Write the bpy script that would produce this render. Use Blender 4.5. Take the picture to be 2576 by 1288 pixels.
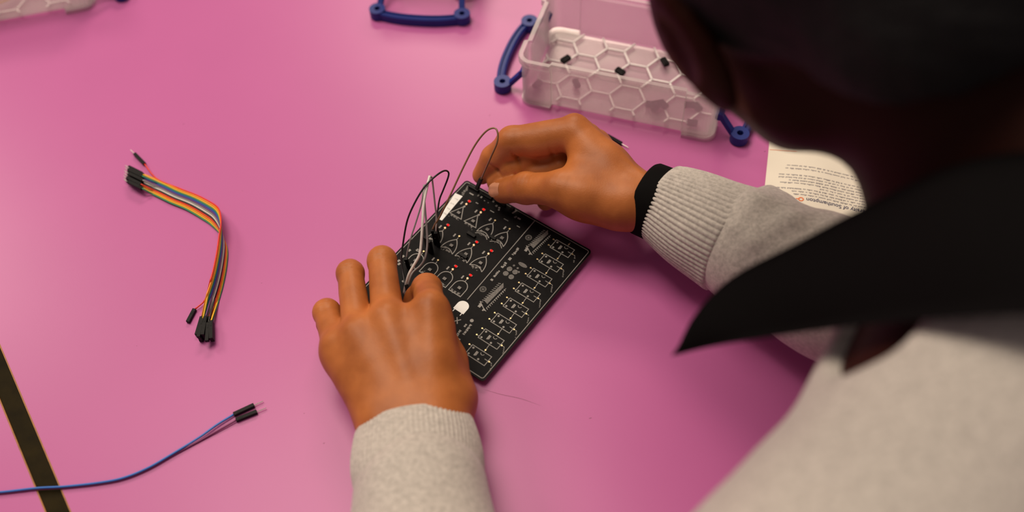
import bpy, bmesh, math, random
import numpy as np
from mathutils import Vector, Matrix
random.seed(7); rng = np.random.default_rng(7)
SC = bpy.context.scene
for o in list(bpy.data.objects): bpy.data.objects.remove(o)

# ------------------------------------------------------------------ camera, world, lamps, exposure
W, H = 2576, 1288
TZ = 0.75                                   # table top above the floor
F_PX = 2400.0; PITCH = math.radians(55.3); ROLL = math.radians(-4.0); DIST = 0.66
_cp, _sp = math.cos(PITCH), math.sin(PITCH)
_R0 = np.array([1, 0, 0.]); FW = np.array([0, _cp, -_sp]); _U0 = np.array([0, _sp, _cp])
RT = math.cos(ROLL) * _R0 + math.sin(ROLL) * _U0
UP = -math.sin(ROLL) * _R0 + math.cos(ROLL) * _U0
CAM = np.array([0, 0, TZ]) - FW * DIST
cam_data = bpy.data.cameras.new('camera'); cam = bpy.data.objects.new('camera', cam_data)
SC.collection.objects.link(cam); SC.camera = cam
M = Matrix(((RT[0], UP[0], -FW[0], CAM[0]), (RT[1], UP[1], -FW[1], CAM[1]), (RT[2], UP[2], -FW[2], CAM[2]), (0, 0, 0, 1)))
cam.matrix_world = M
cam_data.sensor_width = 36.0; cam_data.lens = F_PX * 36.0 / W
cam_data.clip_start = 0.02; cam_data.clip_end = 50
cam_data.dof.use_dof = True; cam_data.dof.focus_distance = 0.635; cam_data.dof.aperture_fstop = 3.2

world = bpy.data.worlds.new('room_light'); SC.world = world; world.use_nodes = True
bgn = world.node_tree.nodes['Background']
bgn.inputs[0].default_value = (0.96, 0.78, 0.78, 1); bgn.inputs[1].default_value = 0.22

def area(name, loc, target, sx, sy, power, col):
    l = bpy.data.lights.new(name, 'AREA'); l.shape = 'RECTANGLE'; l.size = sx; l.size_y = sy
    l.energy = power; l.color = col
    o = bpy.data.objects.new(name, l); SC.collection.objects.link(o)
    o.location = loc
    o.rotation_euler = (Vector(target) - Vector(loc)).to_track_quat('-Z', 'Y').to_euler()
    return o
area('lamp_ahead', (0.05, 2.42, TZ + 1.95), (0, 0, TZ), 1.1, 0.5, 32, (1.0, 0.83, 0.64))
area('lamp_left', (-1.95, 1.50, TZ + 1.95), (0, 0, TZ), 0.5, 0.9, 22, (1.0, 0.86, 0.70))
area('lamp_overhead', (-0.40, 0.46, TZ + 1.95), (0, 0, TZ), 0.9, 0.9, 29, (1.0, 0.86, 0.70))

SC.view_settings.view_transform = 'Standard'; SC.view_settings.look = 'None'
SC.view_settings.gamma = 1.0; SC.view_settings.use_curve_mapping = False
SC.view_settings.exposure = -0.10

# ------------------------------------------------------------------ helpers
def P(px, py, h=0.0):
    """point in metres, h millimetres above the table top, on the sight line through that spot of the photograph"""
    d = FW + RT * (px - W / 2) / F_PX - UP * (py - H / 2) / F_PX
    t = (TZ + h / 1000.0 - CAM[2]) / d[2]
    return CAM + d * t
def Q(px, py, h=0.0): return P(px, py, h) * 1000.0

def link(o, parent=None):
    SC.collection.objects.link(o)
    if parent is not None: o.parent = parent
    return o
def tag(o, label=None, cat=None, group=None, kind=None):
    if label: o['label'] = label
    if cat: o['category'] = cat
    if group: o['group'] = group
    if kind: o['kind'] = kind
    return o
def empty(name, loc=(0, 0, 0), rz=0.0, label=None, cat=None, group=None):
    o = bpy.data.objects.new(name, None); o.empty_display_size = 0.02
    o.location = loc; o.rotation_euler = (0, 0, rz)
    link(o); return tag(o, label, cat, group)
REBASE = []
def wempty(name, base, label, cat, group=None):
    """an Empty whose parts are modelled in room coordinates; rebase_all() moves it to its base and the parts with it"""
    o = empty(name, (0, 0, 0), 0, label, cat, group); REBASE.append((o, Vector(base))); return o
def rebase_all():
    for o, b in REBASE:
        o.location = b
        for c in o.children_recursive:
            if c.type == 'MESH': c.data.transform(Matrix.Translation(-b))
def mesh_obj(name, verts, faces, m, parent=None, smooth=True):
    me = bpy.data.meshes.new(name)
    me.from_pydata([tuple(map(float, v)) for v in verts], [], [tuple(map(int, f)) for f in faces]); me.update()
    if m is not None: me.materials.append(m)
    if smooth: me.polygons.foreach_set('use_smooth', [True] * len(me.polygons))
    return link(bpy.data.objects.new(name, me), parent)
def fast_mesh_obj(name, v, quads, m, parent=None):
    me = bpy.data.meshes.new(name)
    me.vertices.add(len(v)); me.vertices.foreach_set('co', np.ascontiguousarray(v, dtype=np.float32).ravel())
    nq = len(quads)
    me.loops.add(nq * 4); me.loops.foreach_set('vertex_index', np.ascontiguousarray(quads, dtype=np.int32).ravel())
    me.polygons.add(nq); me.polygons.foreach_set('loop_start', np.arange(0, nq * 4, 4, dtype=np.int32))
    me.polygons.foreach_set('use_smooth', np.ones(nq, dtype=bool))
    me.update(calc_edges=True); me.validate()
    if m is not None: me.materials.append(m)
    return link(bpy.data.objects.new(name, me), parent)

class MB:
    """collects simple shapes into one mesh"""
    def __init__(self): self.v = []; self.f = []
    def add(self, v, f):
        n = len(self.v); self.v += [tuple(map(float, p)) for p in v]; self.f += [tuple(i + n for i in q) for q in f]; return self
    def box(self, c, s, rot=None, bevel=0.0):
        bm = bmesh.new(); bmesh.ops.create_cube(bm, size=1.0)
        for q in bm.verts: q.co = Vector((q.co.x * s[0], q.co.y * s[1], q.co.z * s[2]))
        if bevel: bmesh.ops.bevel(bm, geom=list(bm.edges), offset=bevel, segments=2, affect='EDGES', profile=0.6)
        bm.verts.index_update(); R = rot if rot is not None else Matrix.Identity(3)
        self.add([Vector(c) + R @ q.co for q in bm.verts], [[q.index for q in f.verts] for f in bm.faces]); bm.free(); return self
    def bar(self, a, b, w, t, up=(0, 0, 1), bevel=0.0):
        a, b = Vector(a), Vector(b); x = (b - a); L = x.length; x.normalize()
        y = Vector(up).cross(x)
        if y.length < 1e-6: y = Vector((1, 0, 0)).cross(x)
        y.normalize(); z = x.cross(y)
        R = Matrix((x, y, z)).transposed()
        return self.box((a + b) / 2, (L, w, t), R, bevel)
    def cyl(self, c, r, h, n=16, axis=(0, 0, 1), r2=None):
        z = Vector(axis).normalized(); x = z.orthogonal().normalized(); y = z.cross(x); r2 = r if r2 is None else r2
        c = Vector(c); v = []; f = []
        for k in range(n):
            a = 2 * math.pi * k / n; d = x * math.cos(a) + y * math.sin(a)
            v += [c + d * r - z * h / 2, c + d * r2 + z * h / 2]
        for k in range(n):
            i, j = 2 * k, 2 * ((k + 1) % n); f.append((i, j, j + 1, i + 1))
        f.append(tuple(range(2 * n - 2, -1, -2))); f.append(tuple(range(1, 2 * n, 2)))
        return self.add(v, f)
    def annulus(self, c, ro, ri, h, n=20):
        c = Vector(c); v = []; f = []
        for k in range(n):
            a = 2 * math.pi * k / n; d = Vector((math.cos(a), math.sin(a), 0))
            v += [c + d * ro - Vector((0, 0, h / 2)), c + d * ro + Vector((0, 0, h / 2)), c + d * ri + Vector((0, 0, h / 2)), c + d * ri - Vector((0, 0, h / 2))]
        for k in range(n):
            i, j = 4 * k, 4 * ((k + 1) % n)
            for q in range(4): f.append((i + q, j + q, j + (q + 1) % 4, i + (q + 1) % 4))
        return self.add(v, f)
    def tube(self, pts, r, n=8):
        v, f = tube(pts, r, n); return self.add(v, f)
    def ball(self, c, r, n=8):
        bm = bmesh.new(); bmesh.ops.create_uvsphere(bm, u_segments=n * 2, v_segments=n, radius=1)
        rr = r if hasattr(r, '__len__') else (r, r, r); bm.verts.index_update()
        self.add([(c[0] + q.co.x * rr[0], c[1] + q.co.y * rr[1], c[2] + q.co.z * rr[2]) for q in bm.verts], [[q.index for q in g.verts] for g in bm.faces]); bm.free(); return self
    def build(self, name, m, parent=None, smooth=False): return mesh_obj(name, self.v, self.f, m, parent, smooth)

def spline(pts, n):
    """Catmull-Rom through the points, n samples, even in arc length"""
    p = np.asarray(pts, float); p = np.vstack([2 * p[0] - p[1], p, 2 * p[-1] - p[-2]]); out = []
    for i in range(1, len(p) - 2):
        for t in np.linspace(0, 1, 24, endpoint=False):
            a, b, c, d = p[i - 1], p[i], p[i + 1], p[i + 2]
            out.append(.5 * ((2 * b) + (c - a) * t + (2 * a - 5 * b + 4 * c - d) * t * t + (3 * b - a - 3 * c + d) * t ** 3))
    out.append(p[-2]); out = np.array(out)
    s = np.concatenate([[0], np.cumsum(np.linalg.norm(np.diff(out[:, :3], axis=0), axis=1))])
    q = np.linspace(0, s[-1], n)
    return np.stack([np.interp(q, s, out[:, k]) for k in range(out.shape[1])], 1)
def frames(p):
    t = np.gradient(p, axis=0); t /= np.linalg.norm(t, axis=1)[:, None]
    a = np.array([0, 0, 1.]) if abs(t[0][2]) < .9 else np.array([1., 0, 0])
    x = np.cross(a, t[0]); x /= np.linalg.norm(x); X = [x]
    for i in range(1, len(p)):
        x = X[-1] - t[i] * (X[-1] @ t[i]); X.append(x / np.linalg.norm(x))
    X = np.array(X); return t, X, np.cross(t, X)
def tube(pts, r, n=8):
    p = np.asarray(pts, float); t, X, Y = frames(p)
    rr = np.full(len(p), r) if np.isscalar(r) else np.asarray(r); v = []; f = []
    for i in range(len(p)):
        for k in range(n):
            a = 2 * math.pi * k / n; v.append(p[i] + rr[i] * (X[i] * math.cos(a) + Y[i] * math.sin(a)))
    for i in range(len(p) - 1):
        for k in range(n):
            a, b = i * n + k, i * n + (k + 1) % n; f.append((a, b, b + n, a + n))
    f.append(tuple(range(n - 1, -1, -1))); f.append(tuple(range((len(p) - 1) * n, len(p) * n)))
    return v, f

# ------------------------------------------------------------------ materials
def mat(name, col, rough=0.5, metal=0.0, var=0.0, scale=200.0, bump=0.0, bscale=None, spec=0.5, sss=0.0, sssr=(1, .35, .2), coat=0.0, sheen=0.0, emit=None, es=0.0, detail=4.0):
    m = bpy.data.materials.new(name); m.use_nodes = True; nt = m.node_tree; b = nt.nodes['Principled BSDF']
    b.inputs['Base Color'].default_value = (*col, 1); b.inputs['Roughness'].default_value = rough; b.inputs['Metallic'].default_value = metal
    b.inputs['Specular IOR Level'].default_value = spec
    if sss: b.inputs['Subsurface Weight'].default_value = sss; b.inputs['Subsurface Radius'].default_value = sssr; b.inputs['Subsurface Scale'].default_value = 0.004
    if coat: b.inputs['Coat Weight'].default_value = coat; b.inputs['Coat Roughness'].default_value = 0.2
    if sheen: b.inputs['Sheen Weight'].default_value = sheen; b.inputs['Sheen Roughness'].default_value = 0.5
    if emit: b.inputs['Emission Color'].default_value = (*emit, 1); b.inputs['Emission Strength'].default_value = es
    tc = nt.nodes.new('ShaderNodeTexCoord')
    if var:
        n = nt.nodes.new('ShaderNodeTexNoise'); n.inputs['Scale'].default_value = scale; n.inputs['Detail'].default_value = detail
        nt.links.new(tc.outputs['Object'], n.inputs['Vector'])
        r = nt.nodes.new('ShaderNodeMapRange'); r.inputs['From Min'].default_value = .3; r.inputs['From Max'].default_value = .7
        r.inputs['To Min'].default_value = 1 - var; r.inputs['To Max'].default_value = 1 + var
        nt.links.new(n.outputs['Fac'], r.inputs['Value'])
        x = nt.nodes.new('ShaderNodeMix'); x.data_type = 'RGBA'; x.blend_type = 'MULTIPLY'; x.inputs[0].default_value = 1.0
        x.inputs[6].default_value = (*col, 1); nt.links.new(r.outputs['Result'], x.inputs[7]); nt.links.new(x.outputs[2], b.inputs['Base Color'])
    if bump:
        n2 = nt.nodes.new('ShaderNodeTexNoise'); n2.inputs['Scale'].default_value = bscale or scale; n2.inputs['Detail'].default_value = 3
        nt.links.new(tc.outputs['Object'], n2.inputs['Vector'])
        bp = nt.nodes.new('ShaderNodeBump'); bp.inputs['Strength'].default_value = bump; bp.inputs['Distance'].default_value = 0.001
        nt.links.new(n2.outputs['Fac'], bp.inputs['Height']); nt.links.new(bp.outputs['Normal'], b.inputs['Normal'])
    return m
def plastic_clear():
    m = bpy.data.materials.new('clear_polypropylene'); m.use_nodes = True; nt = m.node_tree
    for n in list(nt.nodes):
        if n.type != 'OUTPUT_MATERIAL': nt.nodes.remove(n)
    out = [n for n in nt.nodes if n.type == 'OUTPUT_MATERIAL'][0]
    tr = nt.nodes.new('ShaderNodeBsdfTransparent'); tr.inputs[0].default_value = (.97, .95, .95, 1)
    di = nt.nodes.new('ShaderNodeBsdfDiffuse'); di.inputs[0].default_value = (.78, .74, .72, 1)
    tl = nt.nodes.new('ShaderNodeBsdfTranslucent'); tl.inputs[0].default_value = (.8, .76, .74, 1)
    gl = nt.nodes.new('ShaderNodeBsdfGlossy'); gl.inputs['Roughness'].default_value = .28
    lw = nt.nodes.new('ShaderNodeLayerWeight'); lw.inputs[0].default_value = .28
    m1 = nt.nodes.new('ShaderNodeMixShader'); m1.inputs[0].default_value = .5
    nt.links.new(di.outputs[0], m1.inputs[1]); nt.links.new(tl.outputs[0], m1.inputs[2])
    m2 = nt.nodes.new('ShaderNodeMixShader'); mr = nt.nodes.new('ShaderNodeMapRange')
    mr.inputs['To Min'].default_value = .20; mr.inputs['To Max'].default_value = .75
    nt.links.new(lw.outputs['Facing'], mr.inputs['Value']); nt.links.new(mr.outputs['Result'], m2.inputs[0])
    nt.links.new(tr.outputs[0], m2.inputs[1]); nt.links.new(m1.outputs[0], m2.inputs[2])
    m3 = nt.nodes.new('ShaderNodeMixShader'); mr2 = nt.nodes.new('ShaderNodeMapRange')
    mr2.inputs['To Min'].default_value = .03; mr2.inputs['To Max'].default_value = .35
    nt.links.new(lw.outputs['Fresnel'], mr2.inputs['Value']); nt.links.new(mr2.outputs['Result'], m3.inputs[0])
    nt.links.new(m2.outputs[0], m3.inputs[1]); nt.links.new(gl.outputs[0], m3.inputs[2])
    nt.links.new(m3.outputs[0], out.inputs[0]); return m
MT = dict(
    table=mat('pink_laminate', (.525, .129, .350), .33, var=.03, scale=6, bump=.03, bscale=900, spec=.32),
    edge=mat('plywood_edge', (.34, .13, .02), .5, var=.25, scale=120),
    strip=mat('dark_bronze', (.016, .0105, .0015), .55, spec=.06, var=.35, scale=60, bump=.1, bscale=300),
    metal_leg=mat('grey_steel_paint', (.25, .25, .26), .4, metal=.4, var=.05),
    scuff=mat('scuff_pink', (.30, .07, .17), .6, var=.1),
    floor=mat('floor_vinyl', (.22, .21, .20), .5, var=.12, scale=8),
    pcb=mat('black_solder_mask', (.004, .0035, .004), .5, var=.3, scale=300, spec=.08),
    pcb_edge=mat('fibreglass_edge', (.06, .045, .02), .6, var=.2),
    silk=mat('white_silkscreen', (.27, .255, .235), .6, var=.12, scale=900),
    silkdim=mat('grey_silkscreen', (.13, .12, .11), .6, var=.4, scale=900),
    sticker=mat('white_sticker', (.80, .80, .77), .5, var=.03),
    print_=mat('grey_print', (.35, .34, .33), .6, var=.1),
    chip=mat('grey_component', (.12, .11, .10), .45, var=.4, scale=700),
    gold=mat('gold_pad', (.55, .42, .22), .4, metal=.9, var=.1, scale=600),
    led_red=mat('lit_red_led', (.2, .004, .004), .3, spec=.1, emit=(1.0, .006, .004), es=1.0, var=.05),
    led_warm=mat('lit_warm_led', (.7, .45, .25), .3, emit=(1.0, .55, .28), es=.8, var=.05),
    housing=mat('black_housing', (.006, .0055, .0055), .5, var=.2, scale=500, spec=.15),
    pin=mat('tinned_pin', (.55, .50, .47), .4, metal=1.0, var=.05),
    blue_plastic=mat('blue_plastic', (.009, .025, .20), .42, var=.06, scale=80, spec=.3),
    paper=mat('cream_paper', (.80, .74, .62), .7, var=.02, scale=40),
    ink=mat('navy_ink', (.03, .03, .10), .7, var=.1), ink_grey=mat('grey_ink', (.20, .18, .20), .7, var=.3, scale=900),
    ink_orange=mat('orange_ink', (.72, .17, .04), .6, var=.05),
    skin=None, knit=None, clear=plastic_clear(),
    collar=mat('black_pique', (.0045, .0038, .004), .9, var=.15, scale=1500, bump=.3, bscale=2500, spec=.05),
    band=mat('black_silicone', (.0035, .003, .003), .8, var=.1, spec=.06),
    hair=mat('black_hair', (.006, .005, .005), .7, var=.4, scale=600, bump=1.0, bscale=500, spec=.25),
    eye=mat('eye_white', (.6, .55, .5), .2, var=.05), nail=mat('fingernail', (.60, .27, .15), .35, var=.08, scale=200, spec=.3),
    trouser=mat('dark_cloth', (.02, .022, .03), .8, var=.2), shoe=mat('black_shoe', (.015, .015, .015), .5, var=.2),
    stool=mat('grey_seat', (.18, .18, .19), .5, var=.06))
WIRE = dict(red=(.80, .035, .012), orange=(.85, .28, .01), yellow=(.85, .50, .02), green=(.02, .27, .13), blue=(.02, .08, .42), purple=(.16, .05, .20),
            grey=(.30, .28, .27), white=(.75, .71, .66), black=(.012, .011, .011), brown=(.16, .065, .02), tan=(.24, .13, .06), dimpurple=(.22, .03, .13), skyblue=(.035, .16, .55), palegrey=(.42, .38, .35))
WM = {k: mat('wire_' + k, c, .38, var=.06, scale=300) for k, c in WIRE.items()}

def skin_mat():
    m = mat('brown_skin', (.27, .105, .040), .46, spec=.30, sss=.10)
    nt = m.node_tree; b = nt.nodes['Principled BSDF']; tc = nt.nodes.new('ShaderNodeTexCoord')
    n = nt.nodes.new('ShaderNodeTexNoise'); n.inputs['Scale'].default_value = 55; n.inputs['Detail'].default_value = 6
    nt.links.new(tc.outputs['Object'], n.inputs['Vector'])
    cr = nt.nodes.new('ShaderNodeValToRGB'); e = cr.color_ramp.elements
    e[0].position = .30; e[0].color = (.345, .102, .024, 1); e[1].position = .72; e[1].color = (.51, .166, .042, 1)
    nt.links.new(n.outputs['Fac'], cr.inputs[0])
    # palm and finger pads are paler and pinker than the backs: the vertex attribute marks them
    at = nt.nodes.new('ShaderNodeAttribute'); at.attribute_name = 'pad'
    x = nt.nodes.new('ShaderNodeMix'); x.data_type = 'RGBA'; x.inputs[7].default_value = (.62, .215, .105, 1)
    nt.links.new(at.outputs['Fac'], x.inputs[0]); nt.links.new(cr.outputs[0], x.inputs[6])
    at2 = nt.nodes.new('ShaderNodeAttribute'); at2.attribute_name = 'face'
    y = nt.nodes.new('ShaderNodeMix'); y.data_type = 'RGBA'; y.inputs[7].default_value = (.022, .0045, .002, 1)  # shade painted into the skin colour of head, neck and upper chest
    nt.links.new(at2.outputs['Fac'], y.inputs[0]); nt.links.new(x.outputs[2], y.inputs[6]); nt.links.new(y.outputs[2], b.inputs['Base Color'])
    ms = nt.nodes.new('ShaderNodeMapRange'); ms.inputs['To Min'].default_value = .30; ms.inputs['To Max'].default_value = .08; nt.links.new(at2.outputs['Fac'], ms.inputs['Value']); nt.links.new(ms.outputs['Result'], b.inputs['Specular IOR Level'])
    v = nt.nodes.new('ShaderNodeTexVoronoi'); v.inputs['Scale'].default_value = 900; nt.links.new(tc.outputs['Object'], v.inputs['Vector'])
    n2 = nt.nodes.new('ShaderNodeTexNoise'); n2.inputs['Scale'].default_value = 260; n2.inputs['Detail'].default_value = 4; nt.links.new(tc.outputs['Object'], n2.inputs['Vector'])
    ad = nt.nodes.new('ShaderNodeMath'); ad.operation = 'ADD'; nt.links.new(v.outputs['Distance'], ad.inputs[0]); nt.links.new(n2.outputs['Fac'], ad.inputs[1])
    bp = nt.nodes.new('ShaderNodeBump'); bp.inputs['Strength'].default_value = .07; bp.inputs['Distance'].default_value = .0006
    nt.links.new(ad.outputs[0], bp.inputs['Height']); nt.links.new(bp.outputs['Normal'], b.inputs['Normal'])
    return m
MT['skin'] = skin_mat()
def knit_mat(name, col):
    m = mat(name, col, .9, spec=.15, sheen=.25)
    nt = m.node_tree; b = nt.nodes['Principled BSDF']; tc = nt.nodes.new('ShaderNodeTexCoord')
    n = nt.nodes.new('ShaderNodeTexNoise'); n.inputs['Scale'].default_value = 420; n.inputs['Detail'].default_value = 5; n.inputs['Roughness'].default_value = .7
    nt.links.new(tc.outputs['Object'], n.inputs['Vector'])
    cr = nt.nodes.new('ShaderNodeValToRGB'); e = cr.color_ramp.elements
    e[0].position = .30; e[0].color = (col[0] * .68, col[1] * .68, col[2] * .68, 1); e[1].position = .66; e[1].color = (col[0] * 1.16, col[1] * 1.16, col[2] * 1.16, 1)
    nt.links.new(n.outputs['Fac'], cr.inputs[0]); nt.links.new(cr.outputs[0], b.inputs['Base Color'])
    bp = nt.nodes.new('ShaderNodeBump'); bp.inputs['Strength'].default_value = .35; bp.inputs['Distance'].default_value = .0006
    nt.links.new(n.outputs['Fac'], bp.inputs['Height']); nt.links.new(bp.outputs['Normal'], b.inputs['Normal'])
    return m
MT['knit'] = knit_mat('grey_marl_knit', (.51, .465, .42))

# ------------------------------------------------------------------ implicit surfaces (smoothly blended limbs) -> one continuous mesh
def cone(a, b, ra, rb):
    a = np.asarray(a, np.float32); b = np.asarray(b, np.float32); ab = b - a; L2 = max(float(ab @ ab), 1e-6)
    def f(p):
        d = p - a; t = np.clip((d @ ab) / L2, 0, 1).astype(np.float32)
        return np.sqrt(((d - t[:, None] * ab) ** 2).sum(1)) - (ra + (rb - ra) * t)
    return f
def ellip(c, r, R=None):
    c = np.asarray(c, np.float32); r = np.asarray(r, np.float32)
    def f(p):
        q = p - c
        if R is not None: q = q @ R
        k0 = np.sqrt(((q / r) ** 2).sum(1)); k1 = np.sqrt(((q / (r * r)) ** 2).sum(1)) + 1e-9
        return k0 * (k0 - 1) / k1
    return f
def smin(a, b, k):
    h = np.clip(.5 + .5 * (b - a) / k, 0, 1); return b + (a - b) * h - k * h * (1 - h)
def smax(a, b, k): return -smin(-a, -b, k)
def blend(prims):
    """prims: (function, blend radius[, 'cut'])"""
    def f(p):
        d = None
        for q in prims:
            v = q[0](p)
            if d is None: d = v
            elif len(q) > 2: d = smax(d, -v, q[1])
            else: d = smin(d, v, q[1])
        return d
    return f
def sdf_mesh(f, lo, hi, vs, BS=10):
    lo = np.asarray(lo, np.float32); nb = np.ceil((np.asarray(hi) - lo) / (vs * BS)).astype(int); n = nb * BS
    ax = [lo[i] + vs * (np.arange(nb[i]) * BS + (BS - 1) / 2) for i in range(3)]
    cc = np.stack(np.meshgrid(*ax, indexing='ij'), -1).reshape(-1, 3).astype(np.float32)
    dv = f(cc).reshape(nb); half = vs * BS * .87 * 1.35 + vs
    A = np.where(dv > 0, 1e3, -1e3).astype(np.float32)
    A = np.repeat(np.repeat(np.repeat(A, BS, 0), BS, 1), BS, 2)
    act = np.argwhere(np.abs(dv) < half)
    off = np.stack(np.meshgrid(*[np.arange(BS)] * 3, indexing='ij'), -1).reshape(-1, 3)
    for s in range(0, len(act), 400):
        ch = act[s:s + 400]; idx = (ch[:, None, :] * BS + off[None]).reshape(-1, 3)
        val = f((lo + idx * vs).astype(np.float32)); A[idx[:, 0], idx[:, 1], idx[:, 2]] = val
    return surface_nets(A, lo, vs)
def surface_nets(A, lo, vs):
    S = A < 0
    c = [S[i:A.shape[0] - 1 + i, j:A.shape[1] - 1 + j, k:A.shape[2] - 1 + k] for i in (0, 1) for j in (0, 1) for k in (0, 1)]
    allin = c[0].copy(); anyin = c[0].copy()
    for q in c[1:]: allin &= q; anyin |= q
    cells = np.argwhere(anyin & ~allin)
    corner = np.array([(i, j, k) for i in (0, 1) for j in (0, 1) for k in (0, 1)])
    vals = np.stack([A[cells[:, 0] + i, cells[:, 1] + j, cells[:, 2] + k] for i, j, k in corner], 1)
    acc = np.zeros((len(cells), 3)); cnt = np.zeros(len(cells))
    for a in range(8):
        for b in range(a + 1, 8):
            if np.abs(corner[a] - corner[b]).sum() != 1: continue
            va, vb = vals[:, a], vals[:, b]; m = (va < 0) != (vb < 0)
            t = np.where(m, va / np.where(m, va - vb, 1), 0)
            acc += m[:, None] * (corner[a] + t[:, None] * (corner[b] - corner[a])); cnt += m
    V = lo + vs * (cells + acc / cnt[:, None])
    ids = -np.ones(np.array(A.shape) - 1, np.int32); ids[cells[:, 0], cells[:, 1], cells[:, 2]] = np.arange(len(cells))
    quads = []
    for axx in range(3):
        u, w = (axx + 1) % 3, (axx + 2) % 3
        sl0 = [slice(None)] * 3; sl1 = [slice(None)] * 3; sl0[axx] = slice(0, -1); sl1[axx] = slice(1, None)
        s0, s1 = S[tuple(sl0)], S[tuple(sl1)]
        e = np.argwhere(s0 != s1); ok = (e[:, u] > 0) & (e[:, w] > 0) & (e[:, u] < A.shape[u] - 1) & (e[:, w] < A.shape[w] - 1); e = e[ok]
        flip = s0[e[:, 0], e[:, 1], e[:, 2]]; g = []
        for du, dw in ((-1, -1), (0, -1), (0, 0), (-1, 0)):
            q = e.copy(); q[:, u] += du; q[:, w] += dw; g.append(ids[q[:, 0], q[:, 1], q[:, 2]])
        g = np.stack(g, 1); g[~flip] = g[~flip][:, ::-1]; quads.append(g)
    Qd = np.vstack(quads); return V, Qd[(Qd >= 0).all(1)]
def relax(V, Qd, it=2, w=.5):
    for _ in range(it):
        s = np.zeros_like(V); c = np.zeros(len(V))
        for i in range(4):
            a, b = Qd[:, i], Qd[:, (i + 1) % 4]
            np.add.at(s, a, V[b]); np.add.at(c, a, 1); np.add.at(s, b, V[a]); np.add.at(c, b, 1)
        V = V + w * (s / np.maximum(c, 1)[:, None] - V)
    return V
def fnoise(p, s, seed=0):
    """cheap smooth pseudo noise from sines"""
    r = np.random.default_rng(seed); d = np.zeros(len(p), np.float32)
    for i in range(6):
        k = r.normal(size=3); k = k / np.linalg.norm(k) * s * (0.7 + .35 * i); d += np.sin(p @ k.astype(np.float32) + r.uniform(0, 6.28)) / (1 + .4 * i)
    return d / 3

# ------------------------------------------------------------------ floor and table
fl = MB().box((0, 0, -.02), (6, 6, .04)).build('floor', MT['floor']); tag(fl, kind='structure')
TA = math.atan2(.516, .856)
table = empty('table', (0, 0, 0), TA, 'pink laminate work table with a dark joint strip, under the boxes and cables', 'table')
EDGE0, EDGE1 = -.31, .78
def slab(x0, x1, name, m, z0, z1, bevel=0.0):
    return MB().box(((x0 + x1) / 2, (EDGE0 + EDGE1) / 2, (z0 + z1) / 2), (x1 - x0, EDGE1 - EDGE0, z1 - z0), None, bevel).build(name, m, table)
slab(-.3168, .80, 'tabletop', MT['table'], TZ - .025, TZ)
slab(-1.30, -.3302, 'tabletop', MT['table'], TZ - .025, TZ)
slab(-.3177, -.3168, 'edge_band', MT['edge'], TZ - .025, TZ - .0001)
slab(-.3302, -.3294, 'edge_band', MT['edge'], TZ - .025, TZ - .0001)
slab(-.3294, -.3177, 'joint_strip', MT['strip'], TZ - .025, TZ - .0012)
for x, y in ((.74, EDGE0 + .06), (.74, EDGE1 - .06), (-1.24, EDGE0 + .06), (-1.24, EDGE1 - .06)):
    MB().box((x, y, (TZ - .025) / 2), (.045, .045, TZ - .025), None, .004).build('leg', MT['metal_leg'], table)

for k, (px, py, w, h, a) in enumerate(((1485, 1052, 1.9, .7, .2), (815, 1115, 1.3, .6, .1), (462, 312, 1.6, .5, .8), (1924, 381, 1.6, .9, .3), (658, 712, 1.0, .4, .2), (765, 1040, .9, .4, 0), (344, 870, .6, .4, 0), (1232, 290, 1.8, .6, 1.0), (610, 480, .8, .4, 0), (640, 388, .9, .3, .3))):
    c = P(px, py, .03); mb = MB(); n = 10; q = random.Random(k)
    vv_ = []
    for j in range(n):
        t = 2 * math.pi * j / n; rr_ = q.uniform(.75, 1.15); x, y = w * rr_ * math.cos(t) / 2000, h * rr_ * math.sin(t) / 2000
        vv_.append((c[0] + x * math.cos(a) - y * math.sin(a), c[1] + x * math.sin(a) + y * math.cos(a), c[2]))
    o = mb.add(vv_, [tuple(range(n))]).build('scuff_mark', MT['scuff'], None); o.data.transform(Matrix.Rotation(-TA, 4, 'Z')); o.parent = table
mb = MB(); sp = spline([P(x, y, .03) for x, y in ((1212, 978), (1260, 992), (1310, 1003), (1362, 1021))], 24)
vv_ = []
for i, c in enumerate(sp):
    w = .00022 * math.sin(math.pi * (i + .5) / 24); vv_ += [(c[0], c[1] + w, c[2]), (c[0], c[1] - w, c[2])]
o = mb.add(vv_, [(2 * i, 2 * i + 1, 2 * i + 3, 2 * i + 2) for i in range(23)]).build('scratch_mark', MT['scuff'], None); o.data.transform(Matrix.Rotation(-TA, 4, 'Z')); o.parent = table

# ------------------------------------------------------------------ clear storage boxes with blue clip handles
BX, BY, BH = 75.0, 44.0, 47.0        # half length, half width, height in mm
def box_outline(out, r=9.0, b=2.6, cx=50.0, cy=22.0):
    hx, hy = BX - b + out, BY - b + out; X, Y = BX + out, BY + out; r = max(2.0, r + out); p = []
    def arc(mx, my, a0):
        for k in range(7):
            a = a0 + math.pi / 2 * k / 6; p.append((mx + r * math.cos(a), my + r * math.sin(a)))
    arc(X - r, Y - r, 0); p.extend([(cx + 1, Y), (cx, hy), (-cx, hy), (-cx - 1, Y)])
    arc(-X + r, Y - r, math.pi / 2); p.extend([(-X, cy + 1), (-hx, cy), (-hx, -cy), (-X, -cy - 1)])
    arc(-X + r, -Y + r, math.pi); p.extend([(-cx - 1, -Y), (-cx, -hy), (cx, -hy), (cx + 1, -Y)])
    arc(X - r, -Y + r, math.pi * 1.5); p.extend([(X, -cy - 1), (hx, -cy), (hx, cy), (X, cy + 1)])
    return p
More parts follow.
